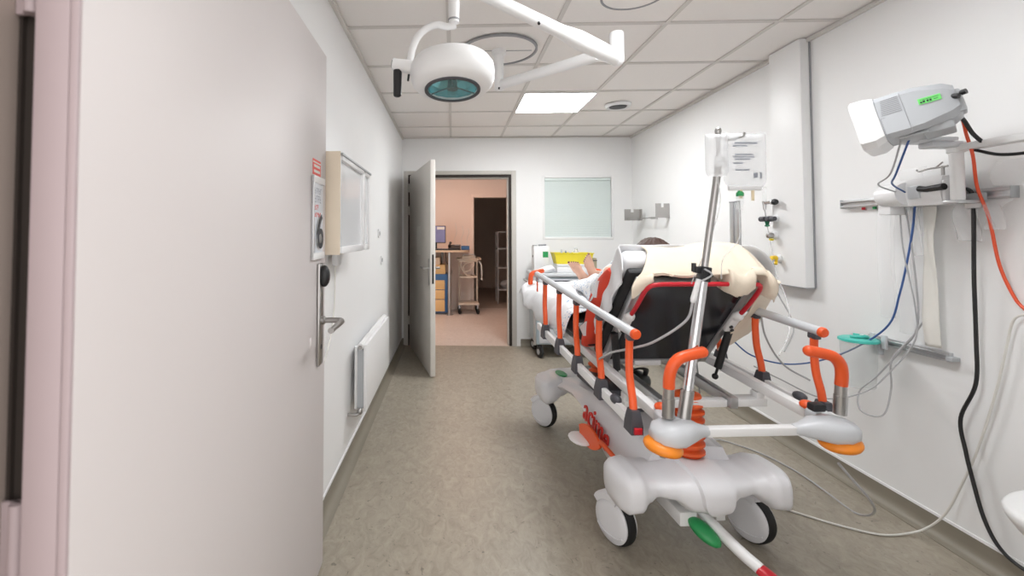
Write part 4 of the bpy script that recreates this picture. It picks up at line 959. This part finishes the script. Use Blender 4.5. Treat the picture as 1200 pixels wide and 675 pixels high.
# glove/paper box on the rail
wbx = thing('dispenser', 'white boxy dispenser clipped on the upper rail under the monitor', 'dispenser', (XR - .036, 2.060, 1.440))
m = MB(); m.rings([[Vector((x, y, z)) for x, z in prof] for y, prof in ((-.125, [(-.0, 0), (-.085, .0), (-.095, .05), (-.085, .115), (-.0, .125)]), (.125, [(-.0, 0), (-.085, .0), (-.095, .05), (-.085, .115), (-.0, .125)]))]); wb1 = m.build('body', M_WHITE, wbx, 25)
m = MB(); m.tube([(-.088, .125, .05), (-.088, .02, .055)], [.048, .050], 24); m.build('roll_cover', M_WHITE, wbx)
m = MB(); m.box((-.1005, -.045, .03), (-.085, .005, .085), .003); m.build('slot', M_GREYP, wbx)
m = MB(); m.box((-.10, .085, -.035), (-.02, .145, .025), .006); m.build('side_cup', M_WHITE, wbx)
m = MB(); m.box((-.09, -.14, .0), (-.02, -.1255, .10), .006); m.build('end_plate', M_WHITE, wbx)

# monitor arm: post on the rail, horizontal arm, bracket
ma = thing('monitor_arm', 'white wall post and horizontal arm that carry the monitor', 'arm', (XR - .115, 1.885, 1.45))
m = MB(); m.lathe([(.021, 0), (.021, .19), (.028, .192), (.028, .23), (.02, .236)], n=28); m.build('post', M_WHITE2, ma)
m = MB(); m.box((-.03, -.03, -.012), (.08, .03, .002), .004); m.box((.055, -.03, -.03), (.0795, .03, .03), .004); m.build('rail_clamp', M_ALU, ma)
m = MB(); m.box((-.02, -.52, .195), (.03, .02, .222), .006); m.build('horizontal_arm', M_WHITE2, ma)
m = MB(); m.box((-.12, -.03, .210), (.0, .03, .234), .006); m.box((-.22, -.05, .232), (-.04, .05, .246), .004); m.build('monitor_bracket', M_GREYP, ma)
m = MB(); m.tube([(-.02, .03, .06), (-.02, .10, .055), (-.02, .13, .06)], [.014, .012, .012], 10); m.build('clamp_knob', M_BLACK, ma)

mon = thing('patient_monitor', 'tilted grey and white patient monitor with green sticker, seen from behind', 'monitor', (1.772, 1.80, 1.775))
mon.rotation_euler = (R(0), R(-13), R(-48)); mon.scale = (.81, .81, .81)
# local: x to the right across the back, -y towards the camera, z up; the screen side is at -x
m = MB(); sec_ = lambda x, yw, zl, zh, ch: [Vector((x, y, z)) for y, z in ((-yw + ch, zl), (yw - ch, zl), (yw, zl + ch), (yw, zh - ch), (yw - ch, zh), (-yw + ch, zh), (-yw, zh - ch), (-yw, zl + ch))]
m.rings([sec_(-.115, .142, -.10, .105, .022), sec_(-.04, .142, -.10, .105, .022), sec_(.02, .138, -.095, .102, .022), sec_(.105, .120, -.080, .085, .03), sec_(.135, .10, -.062, .066, .03)])
body = m.build('rear_housing', mat('monitor_grey', (184, 187, 191), .4, var=.015), mon, 25)
m = MB(); m.rings([sec_(-.205, .150, -.118, .112, .03), sec_(-.195, .158, -.124, .120, .03), sec_(-.15, .158, -.124, .118, .03), sec_(-.116, .147, -.106, .110, .025)]); m.build('front_bezel', M_WHITE, mon, 25)
m = MB(); m.box((-.2075, -.12, -.09), (-.2055, .12, .085)); m.build('screen', M_BLACK, mon)
m = MB()
for i in range(9):
    z = .010 + i * .0085; m.box((-.105 + .0015 * i, -.1432, z), (-.035, -.1422, z + .004))
m.build('vent_grille', M_GREYD, mon)
m = MB(); m.box((-.1125, -.1434, -.095), (-.110, -.1424, .0)); m.box((-.110, -.1434, -.002), (-.096, -.1424, .0)); m.box((-.0285, -.1432, -.10), (-.0265, -.1422, .09)); m.build('housing_seam', M_GREYD, mon)
m = MB(); m.box((.02, -.1405, .012), (.088, -.1255, .038)); m.bm.verts.ensure_lookup_table()
m = MB(Matrix.Translation((.055, -.1305, .024)) @ Matrix.Rotation(R(11.5), 4, 'Z')); m.box((-.036, -.0035, -.013), (.036, -.0012, .013)); st = m.build('sticker', M_STICK, mon, label='bright green sticker')
m = MB(Matrix.Translation((.055, -.1305, .024)) @ Matrix.Rotation(R(11.5), 4, 'Z')); [m.box((x, -.0042, z), (x + .007, -.0036, z + h)) for x, z, h in ((-.031, -.0085, .007), (-.022, -.0075, .009), (-.010, -.008, .0085), (-.001, -.0085, .009))]; m.box((-.03, -.0042, .0045), (.03, -.0036, .006)); m.box((.012, -.0042, -.005), (.026, -.0036, -.0025)); m.build('sticker_lettering', M_INK, st)
m = MB(); m.box((.0, -.10, -.118), (.10, .10, -.082), .008); m.box((-.08, -.11, -.112), (.02, .11, -.1005), .005); m.build('underside', M_GREYM, mon)
m = MB(); m.box((.11, -.09, -.06), (.15, .02, .045), .01); m.build('connector_block', M_GREYM, mon)
m = MB(); m.tube([(.14, -.075, .02), (.165, -.085, .02)], .012, 12); m.tube([(.12, -.10, .012), (.14, -.11, .004)], .012, 10); m.build('plug', M_BLACK, mon)
m = MB(); m.rings([[Vector((-.06 + .05 * math.cos(a) + x, .01 + .05 * math.sin(a), .105 + z)) for a in [k * 2 * PI / 20 for k in range(20)]] for x, z in ((0, 0), (0, .012), (.0, .016))]); m.build('top_handle', M_GREYM, mon)

# hook clip above dispenser
hkc = thing('cable_clip', 'small steel cable hook standing above the white dispenser', 'hook', (XR - .06, 1.99, 1.57))
m = MB(); m.tube([(0, 0, -.005), (0, 0, .035)], .006, 10); m.tube(smooth_path([(0, 0, .03), (-.01, .05, .028), (-.01, .085, .022), (-.015, .095, .03)], 4), .004, 8); m.tube([(0, 0, .03), (-.01, -.03, .03)], .004, 8); m.tube([(-.002, .03, .028), (.0, .0, .05)], .003, 6); m.build('hook_arm', M_STEEL, hkc)

# clear film bags and packets hanging from the upper rail
def sheet_bag(name, label, cat, y0_, y1_, z1_, z0_, x, m, curl=.01, wave=6, group=None, taper=0.):
    def g(s, t):
        y = y0_ + (y1_ - y0_) * (s if not taper else .5 + (s - .5) * (1 - taper * t)); z = z1_ + (z0_ - z1_) * t
        return Vector((x - curl * (1 + math.sin(s * wave + t * 5) + noise.noise(Vector((y * 9, z * 7, x)))) * min(1, t * 4 + .15) - .002, y, z))
    return tag(MB().grid(g, 14, 36, .0012).build(name, m, None, 180), label, cat, group)
sheet_bag('packet', 'long narrow clear packet hanging left of the white dispenser', 'packet', 2.255, 2.325, 1.45, .92, XR - .026, M_FILM, .006)
sheet_bag('packet', 'second long clear packet, between narrow packet and blue cable', 'packet', 2.165, 2.235, 1.45, .86, XR - .026, M_FILM, .007)
sheet_bag('packet', 'short clear packet hanging right under the dispenser', 'packet', 2.115, 2.165, 1.45, 1.22, XR - .026, M_FILM2, .006)
sheet_bag('gauze_strip', 'long crinkled white gauze strip reaching down to the lower rail', 'gauze strip', 2.045, 2.105, 1.45, .83, XR - .030, M_PAPER, .008, 4)
sheet_bag('packet', 'clear packet with blue tube hanging under the monitor post', 'packet', 1.885, 1.975, 1.45, 1.29, XR - .028, M_FILM2, .008)
sheet_bag('plastic_bag', 'small clear plastic bag hanging between the black and orange cables', 'bag', 1.775, 1.875, 1.45, 1.335, XR - .030, M_FILM, .016, 9, None, .5)
sheet_bag('plastic_bag', 'crumpled clear plastic bag behind the orange cable above the rail', 'bag', 1.73, 1.84, 1.60, 1.503, XR - .012, M_FILM3, .014, 11)
sheet_bag('plastic_bag', 'crumpled clear wrap sticking up behind the white dispenser', 'bag', 2.10, 2.22, 1.62, 1.503, XR - .010, M_FILM3, .010, 8)

# suction canister with teal lid
can = thing('suction_canister', 'clear suction canister with teal lid on the right wall', 'canister', (XR - .105, 2.365, .565))
m = MB(); m.lathe([(.001, 0), (.058, 0), (.062, .006), (.074, .225), (.076, .228), (.072, .228), (.060, .008), (.001, .006)], n=36); m.build('jar', M_CAN, can)
m = MB(); m.lathe([(.001, .236), (.04, .240), (.066, .240), (.079, .234), (.080, .224), (.0765, .222)], n=36); m.tube(smooth_path([(-.04, .0, .244), (0, -.03, .25), (.04, .0, .245), (.0, .03, .248)], 4), .008, 10); m.build('lid', M_TEAL, can)
m = MB(); m.tube([(.0, -.02, .242), (.0, -.02, .258)], .008, 12); m.build('spigot', M_WHITE, can)
m = MB(); m.box((.075, -.02, .16), (.104, .02, .235), .003); m.build('wall_hook', M_GREYP, can)

# ------------------------------------------------------------------ cables on and near the right wall
cable('cable', [(XR - .065, 2.105, 1.452), (XR - .062, 2.13, 1.30), (XR - .062, 2.19, 1.05), (XR - .07, 2.26, .87), (1.95, 2.42, .70), (1.86, 2.62, .60), (1.72, 2.72, .62), (1.60, 2.74, .72), (1.45, 2.76, .80), (1.34, 2.74, .86)], .0042, M_CBLUE, 'blue cable sweeping from the dispenser down to the stretcher')
cable('cable', [(XR - .075, 2.14, 1.452), (XR - .056, 2.13, 1.2), (XR - .056, 2.12, .92), (XR - .06, 2.20, .78), (2.02, 2.28, .64), (1.98, 2.33, .55), (1.96, 2.30, .47), (1.99, 2.22, .48), (2.03, 2.22, .60), (2.02, 2.20, .74), (XR - .05, 2.15, .86), (XR - .03, 2.09, .98)], .0036, M_CGREY, 'grey cable looping beside the suction canister')
cable('cable', [(XR - .085, 2.155, 1.452), (XR - .066, 2.165, 1.25), (XR - .066, 2.12, 1.0), (XR - .07, 2.12, .85), (2.00, 2.18, .70), (1.93, 2.24, .58), (1.80, 2.32, .52), (1.62, 2.35, .60), (1.50, 2.36, .66)], .0032, M_CGREY, 'thin grey cable running from the dispenser to the right push handle')
cable('cable', [(1.72, 1.80, 1.70), (1.735, 1.87, 1.56), (1.83, 2.03, 1.53), (XR - .15, 2.09, 1.50)], .0032, M_CGREY, 'grey lead dropping from the monitor to the dispenser')
cable('cable', [(1.75, 1.80, 1.70), (1.765, 1.88, 1.56), (1.86, 2.00, 1.53), (XR - .15, 2.06, 1.50)], .0036, M_CBLUE, 'blue lead dropping from the monitor to the dispenser')
cable('cable', [(XR - .09, 1.925, 1.50), (XR - .05, 1.90, 1.49), (XR - .045, 1.897, 1.40), (XR - .04, 1.908, 1.15), (XR - .03, 1.918, .90), (XR - .03, 1.925, .72), (XR - .03, 1.985, .56), (XR - .03, 1.97, .43), (XR - .03, 1.95, .335), (XR - .03, 1.916, .205), (XR - .03, 1.871, .125), (XR - .035, 1.80, .095), (XR - .035, 1.70, .10), (XR - .035, 1.55, .11)], .0068, M_CBLACK, 'thick black cable hanging from the monitor post to just above the baseboard')
cable('cable', [(1.90, 1.79, 1.77), (1.96, 1.82, 1.76), (1.985, 1.83, 1.70), (2.00, 1.825, 1.62), (2.045, 1.855, 1.50), (XR - .045, 1.845, 1.38), (XR - .03, 1.83, 1.2), (XR - .02, 1.795, 1.08), (XR - .02, 1.76, 1.035)], .0055, M_CORANGE, 'orange cable dropping from the monitor to a white plug')
cable('cable', [(1.89, 1.77, 1.765), (1.945, 1.80, 1.75), (1.975, 1.80, 1.70), (1.99, 1.78, 1.66)], .007, M_CBLACK, 'short black plug lead at the back of the monitor')
cable('cable', [(2.02, 1.84, 1.645), (2.03, 1.76, 1.612), (2.04, 1.66, 1.608), (2.04, 1.52, 1.625), (2.04, 1.42, 1.64)], .006, M_CBLACK, 'black cable sagging under the monitor arm')
cable('cable', [(XR - .02, 1.735, 1.03), (XR - .018, 1.80, 1.0), (XR - .018, 1.83, .88), (XR - .018, 1.87, .70), (XR - .018, 1.94, .45), (XR - .022, 2.0, .28), (XR - .035, 2.05, .14), (2.06, 2.10, .05), (2.0, 2.12, .010), (1.87, 2.11, .006), (1.74, 2.17, .006), (1.62, 2.26, .006), (1.50, 2.36, .006)], .0042, M_CWHITE, 'white cable running down the right wall onto the floor')
cable('cable', [(1.36, 2.66, .70), (1.40, 2.70, .55), (1.48, 2.82, .30), (1.60, 2.98, .05), (1.72, 3.02, .006), (1.84, 2.86, .006), (1.90, 2.64, .006), (1.88, 2.42, .02), (1.76, 2.10, .10), (1.52, 1.74, .33), (1.325, 1.648, .53)], .0042, M_CGREY, 'grey cable drooping from the right corner bumper to the floor')
cable('tube', [(XR - .095, 3.04, 1.475), (XR - .05, 3.08, 1.35), (XR - .04, 3.06, 1.2), (XR - .08, 2.98, 1.08), (1.98, 2.80, .92), (1.86, 2.62, .78), (1.72, 2.50, .68)], .004, M_FILM2, 'clear oxygen tube looping from the flow meter to the stretcher', 'tube')
cable('tube', [(XR - .13, 2.91, 1.16), (XR - .16, 2.94, 1.10), (XR - .12, 2.90, .95), (2.0, 2.78, .78), (1.86, 2.66, .66)], .004, M_CGREY, 'grey tube hanging from the yellow gas outlet', 'tube')
cable('tube', [BW(.36, .16, 1.22), BW(.43, .14, 1.14), BW(.46, .12, 1.0), BW(.50, .14, .84), BW(.60, .16, .70), BW(.68, .10, .64)], .0042, M_CGREY, 'grey tube falling from the right of the backrest towards the wall', 'tube')
coil = []
for i in range(72):
    a = i / 12 * 2 * PI; r_ = .045 + .006 * math.sin(i * .7)
    coil.append((XR - .03 - .002 * (i / 12), 1.70 + r_ * .55 * math.cos(a), .93 + r_ * 1.2 * math.sin(a)))
tag(MB().tube(coil, .0038, 7).build('cable_coil', M_CWHITE), 'coiled white cable hanging at the right edge of the photo', 'cable')
pg = thing('power_plug', 'black power plug at the right edge above the coiled cable', 'plug', (XR - .001, 1.69, 1.0))
m = MB(); m.box((-.045, -.022, -.022), (-.012, .022, .022), .008); m.build('plug_body', M_BLACK, pg)
m = MB(); m.box((-.012, -.04, -.04), (0, .04, .04), .004); m.build('face_plate', M_WHITE, pg)

# rounded white basin at the right edge
bs = thing('basin', 'white rounded basin with closed lid at the right edge near the floor', 'basin', (XR - .001, 1.40, .24))
m = MB(); rs = []
for z, k in ((0, .35), (.03, .55), (.08, .78), (.13, .93), (.17, 1.0), (.19, 1.01), (.20, .99), (.205, .95), (.212, .80), (.217, .5), (.219, .05)):
    rs.append([Vector((-.37 * k * max(0, math.cos(a)) ** .75 - .002,   .285 * k * (1 if a > 0 else -1) * abs(math.sin(a)) ** .75, z + .0)) for a in [-PI / 2 + PI * i / 28 for i in range(29)]])
m.rings(rs); m.build('bowl', M_WHITE2, bs, 60)
m = MB(); m.tube([(-.07, 0, .03), (-.07, 0, -.239)], [.035, .05], 18); m.build('waste_pipe', M_WHITE2, bs)

# ------------------------------------------------------------------ cart at the back wall with the things on it
kt = thing('medical_cart', 'pale blue-grey drawer cart on casters below the blind', 'cart', (1.22, 5.17, 0))
m = MB(); m.box((-.33, -.22, .14), (.33, .22, .86), .012); cbod = m.build('body', M_CART, kt)
m = MB(); m.box((-.36, -.25, .862), (.36, .25, .90), .012); m.build('worktop', M_GREYP, kt)
for i, (a, b) in enumerate(((.16, .36), (.37, .53), (.54, .66), (.67, .75), (.76, .84))):
    m = MB(); m.box((-.30, -.236, a), (.30, -.2205, b), .004); d = m.build('drawer', M_GREYP, kt)
    m = MB(); m.box((-.20, -.246, b - .028), (.20, -.2365, b - .014), .002); m.build('drawer_pull', M_DGREY, d)
for s in (-1, 1):
    m = MB(); m.box((s * .345 - .012, -.235, .14), (s * .345 + .012, -.205, .86), .003); m.build('corner_post', M_ALU, kt)
m = MB(); m.tube(smooth_path([(-.335, -.15, .80), (-.40, -.15, .80), (-.40, .15, .80), (-.335, .15, .80)], 4), .012, 10); m.build('push_bar', M_ALU, kt)
m = MB(); m.box((-.38, -.26, .70), (-0.322, -.20, .72), .003); m.build('side_lug', M_ORANGE2, kt)
for x in (-.29, .29):
    for y in (-.18, .18):
        m = MB(); m.lathe([(.0005, -.018), (.052, -.018), (.062, -.012), (.062, .012), (.052, .018), (.0005, .018)], (x, y - .02, .063), (1, .35, 0), 24); w = m.build('caster', M_RUBBER, kt)
        m = MB(); m.lathe([(.03, -.0195), (.03, .0195)], (x, y - .02, .063), (1, .35, 0), 20); m.build('hub_cap', M_GREYM, w)
        m = MB(); m.box((x - .024, y - .035, .10), (x + .024, y + .03, .138), .008); m.build('fork', M_BLACK, w)
dv = thing('suction_unit', 'white upright box with a green label standing on the cart', 'device', (.985, 5.20, .90))
m = MB(); m.box((-.085, -.07, .0), (.09, .07, .285), .012); dvb = m.build('housing', M_WHITE, dv)
m = MB(); m.box((.015, -.0722, .16), (.075, -.0705, .225)); m.build('green_label', M_GREEN, dv)
m = MB(); m.box((-.087, -.03, .16), (-.0855, .0, .185)); m.build('dark_button', M_BLACK, dv)
m = MB(); m.box((-.08, -.05, .2855), (-.04, .05, .295), .003); m.tube([(-.02, 0, .292), (.06, -.04, .298)], .010, 10); m.build('top_fitting', M_GREYD, dv)
tray = thing('tray', 'yellow rectangular tray on the cart behind the bare feet', 'tray', (1.31, 5.10, .995))
m = MB(); rs = lambda k, z: [Vector((x * k, y * k, z)) for x, y in ((-.21, -.10), (.21, -.10), (.21, .10), (-.21, .10))]
m.rings([rs(.86, 0), rs(1.0, .12), rs(.97, .12), rs(.84, .006)]); m.build('tray_body', M_YELLOW, tray, 30)
m = MB(); m.box((-.215, -.104, .112), (.215, -.1, .121)); m.box((-.215, .1, .112), (.215, .104, .121)); m.build('tray_rim', M_YELLOW, tray)
bx = thing('box', 'white instrument case under the yellow tray on the cart', 'box', (1.30, 5.10, .90))
m = MB(); m.box((-.17, -.09, .0), (.20, .11, .07), .01); m.build('case', M_WHITE, bx)
m = MB(); m.box((-.172, -.094, .071), (.202, .112, .094), .006); m.build('lid', M_WHITE, bx)
for i, (x, y, r_, h_, mm, lb) in enumerate(((1.20, 5.10, .016, .10, M_CART, 'grey bottle standing upright in the left of the yellow tray'), (1.25, 5.12, .014, .09, M_BLUE, 'blue capped tube in the yellow tray'), (1.29, 5.09, .02, .07, M_GREYM, 'short grey cup in the middle of the yellow tray'), (1.36, 5.11, .03, .12, M_FILM2, 'clear beaker in the right of the yellow tray'))):
    bt = thing('bottle', lb, 'bottle', (x, y, 1.003)); m = MB(); m.lathe([(.001, 0), (r_, 0), (r_, h_), (r_ * .6, h_ + .02), (r_ * .6, h_ + .035), (.001, h_ + .035)], n=16); m.build('bottle_body', mm, bt)
    m = MB(); m.lathe([(r_ * .7, h_ + .034), (r_ * .7, h_ + .048), (.001, h_ + .048)], n=14); m.build('cap', M_GREYP, bt)
pp_ = thing('sharps_box', 'dull olive box at the right end of the cart top', 'box', (1.55 - .02, 5.15, .90)); m = MB(); m.box((-.035, -.08, 0), (.045, .08, .155), .006); m.build('box_body', mat('olive_card', (170, 162, 140), .7), pp_)
m = MB(); m.box((-.036, -.083, .125), (.046, -.0805, .135)); m.build('box_seam', M_DGREY, pp_)
def wad(name, label, cat, c, rad, m, amp=.03):
    b = MB(); b.ell((0, 0, rad[2]), rad, None, 28, 18)
    for v_ in b.bm.verts: v_.co += Vector((1, 1, .7)) * amp * noise.noise(v_.co * 13 + Vector(c)); v_.co.z = max(v_.co.z, 0.001)
    o = b.build(name, m, None, 180); o.location = c; return tag(o, label, cat)
wad('gauze_wad', 'crumpled white gauze on the cart in front of the white box', 'gauze', (1.03, 5.03, .901), (.10, .07, .035), M_SHEET)

# ------------------------------------------------------------------ furniture in the room beyond
dk = thing('desk', 'wall desk with rounded wooden top in the room beyond', 'desk', (-.2, 7.62, 0))
m = MB(); m.prism([(-1.0, -.30), (.30, -.30), (.40, -.26), (.46, -.16), (.48, 0), (.48, .47), (-1.0, .47)], lambda x, y, d: Vector((x, y, d)), 1.03, 1.06); m.build('desk_top', M_WOODT, dk)
m = MB(); m.tube([(.15, -.10, 1.029), (.15, -.10, .012)], .03, 18); m.lathe([(.055, 0), (.055, .012)], (.15, -.10, 0), n=20); m.build('leg', M_STEEL, dk)
m = MB(); m.tube([(.02, .30, 1.029), (.02, .30, .0)], .02, 12); m.build('leg', M_GREYM, dk)
mn = thing('computer_monitor', 'computer monitor with lit screen on the desk beyond', 'monitor', (-.20, 7.65, 1.06))
m = MB(); m.box((-.24, -.02, .11), (.085, .02, .40), .008); mm_ = m.build('bezel', M_BLACK, mn)
m = MB(); m.box((-.23, -.0215, .125), (.075, -.0202, .39)); m.build('screen', M_SCREEN, mm_)
m = MB(); m.box((-.06, -.0225, .335), (.065, -.0217, .38)); m.build('window_panel', M_PAPER, mm_)
m = MB(); m.box((-.10, -.02, .02), (-.06, .03, .2), .006); m.box((-.18, -.09, 0.001), (.02, .09, .018), .006); m.build('stand', M_BLACK, mn)
ph = thing('desk_phone', 'black desk phone beside the computer monitor', 'phone', (.03, 7.50, 1.06))
m = MB(); m.rings([[Vector((x, y, z)) for y, z in ((-.09, 0.001), (.09, 0.001), (.09, .085), (-.09, .03))] for x in (-.10, .10)]); m.build('base', M_BLACK, ph, 25)
m = MB(); m.tube(smooth_path([(-.085, -.08, .06), (-.075, -.03, .09), (-.07, .03, .11), (-.065, .08, .115)], 4), [.022] * 3 + [.015] * 7 + [.022] * 3, 10); m.build('handset', M_BLACK, ph)
m = MB(); m.box((.0, .02, .075), (.08, .075, .082)); m.build('display', M_GREYM, ph)
kb = thing('keyboard', 'dark keyboard in front of the computer monitor', 'keyboard', (-.2, 7.42, 1.061)); m = MB(); m.box((-.22, -.06, 0), (.20, .06, .018), .004); m.build('base', M_BLACK, kb); m = MB(); m.box((-.205, -.05, .018), (.185, .05, .023), .002); m.build('keys', M_DGREY, kb)
bb_ = thing('box', 'small blue box at the right end of the desk', 'box', (.205, 7.55, 1.061)); m = MB(); m.box((-.065, -.06, 0), (.07, .06, .055), .004); m.build('carton', M_BLUE, bb_); m = MB(); m.box((-.067, -.062, .055), (.072, .062, .066), .004); m.build('lid', M_BLUE, bb_)
dr = thing('drawer_unit', 'blue cabinet with light wooden drawers under the desk', 'drawers', (-.32, 7.77, 0))
m = MB(); m.box((-.30, -.20, .03), (.24, .24, .66), .004); m.build('carcass', M_BLUE, dr); m = MB(); m.box((-.29, -.19, 0), (.23, .23, .0295)); m.build('plinth', M_DGREY, dr)
for a, b in ((.05, .24), (.25, .40), (.41, .56)):
    m = MB(); m.box((-.28, -.216, a), (.19, -.201, b), .003); d = m.build('drawer', M_WOODD, dr); m = MB(); m.tube([(-.10, -.225, (a + b) / 2 + .03), (.02, -.225, (a + b) / 2 + .03)], .006, 8); m.build('drawer_pull', M_STEEL, d)
for z, nm, mm, w in ((.6605, 'wooden tray box on top of the blue drawer cabinet', M_WOODD, .22), (.8125, 'pale carton stacked on the wooden tray box', M_WOODT, .13)):
    bx_ = thing('box', nm, 'box', (-.34, 7.77, z)); m = MB(); m.box((-.25, -.19, 0), (w, .18, .15 if z < .7 else .12), .004); m.build('carton', mm, bx_); m = MB(); m.box((-.05, -.1925, .06), (.06, -.1905, .09)); m.build('carton_label', M_PAPER, bx_)
cable('cable', [(-.12, 7.70, 1.028), (-.10, 7.68, .85), (-.02, 7.72, .70), (-.06, 7.75, .5)], .006, M_CBLACK, 'black cable dangling under the desk beyond')
for k, (x, lb) in enumerate(((.05, 'left thin white cord hanging on the wall above the blue box'), (.17, 'middle thin white cord hanging on the wall above the blue box'), (.27, 'right thin white cord hanging on the wall above the blue box'))):
    cable('cord', [(x, FY - .012, 1.52 - .05 * k), (x + .02, FY - .012, 1.35), (x - .02, FY - .012, 1.22), (x + .02, FY - .012, 1.09)], .004, M_CWHITE, lb, 'cord')
tl = thing('utility_trolley', 'small beige utility trolley with two shelves and casters beyond', 'trolley', (.265, 7.74, 0))
M_BEIGE = mat('beige_metal', (206, 190, 172), .45, var=.03)
for z, k in ((.155, 1), (.60, .85), (.86, .9)):
    m = MB(); m.box((-.17 * k, -.17, z), (.17 * k, .17, z + .025), .004); m.build('shelf', M_BEIGE, tl)
for x in (-.15, .15):
    m = MB(); m.box((x - .014, .12, .18), (x + .014, .15, .90), .003); m.build('upright', M_BEIGE, tl)
m = MB(); m.tube(smooth_path([(-.18, -.15, .90), (-.2, .0, .91), (-.16, .16, .91), (.12, .17, .91), (.20, .1, .91), (.20, -.08, .90), (.14, -.17, .90), (-.10, -.17, .90), (-.18, -.15, .90)], 4), .011, 8); m.build('top_rail', M_BEIGE, tl)
m = MB(); m.tube(smooth_path([(.17, -.1, .87), (.21, -.12, .80), (.215, -.12, .60)], 4), .010, 8); m.ell((.215, -.12, .58), (.016, .016, .02)); m.build('hanging_lead', M_CWHITE, tl)
for x in (-.15, .15):
    for y in (-.14, .14):
        m = MB(); m.lathe([(.0005, -.014), (.045, -.014), (.05, -.008), (.05, .008), (.045, .014), (.0005, .014)], (x, y, .051), (1, .4, 0), 18); w = m.build('caster', M_RUBBER, tl); m = MB(); m.tube([(x, y, .09), (x, y, .154)], .016, 10); m.build('caster_stem', M_GREYM, w)
mc = thing('instrument_box', 'grey-beige instrument with coiled hoses on the trolley top', 'instrument', (.265, 7.72, .886)); m = MB(); m.box((-.11, -.10, 0), (.12, .10, .075), .012); m.build('case', M_BEIGE, mc); m = MB(); m.tube(smooth_path([(-.10, -.11, .08), (-.05, -.12, .10), (.06, -.12, .095), (.11, -.11, .06)], 4), .008, 8); m.build('carry_handle', M_GREYM, mc)
cable('hose', [(0.155, 7.590, .90), (0.135, 7.560, .80), (0.195, 7.550, .70), (0.295, 7.560, .74), (0.355, 7.560, .82), (0.275, 7.560, .86), (0.175, 7.560, .78), (0.215, 7.570, .66), (0.315, 7.590, .63)], .008, M_BEIGE, 'beige hose coiled in front of the trolley between its shelves', 'hose')
shf = thing('shelf_trolley', 'dim shelf trolley standing in the dark room', 'trolley', (1.10, 8.95, 0))
for z in (.25, .66, 1.03):
    m = MB(); m.box((-.25, -.2, z), (.3, .2, z + .025), .004); m.build('shelf', M_GREYM, shf)
for x in (-.24, .29):
    for y in (-.19, .19):
        m = MB(); m.tube([(x, y, .0), (x, y, 1.36)], .014, 10); m.build('post', M_GREYM, shf)
m = MB(); m.tube([(-.24, -.19, 1.36), (.29, -.19, 1.36)], .014, 10); m.tube([(-.24, .19, 1.36), (.29, .19, 1.36)], .014, 10); m.build('top_bar', M_GREYM, shf)
wad('sack', 'pale sack on the lowest shelf in the dark room', 'sack', (1.05, 8.93, .276), (.14, .12, .08), M_GREYM)
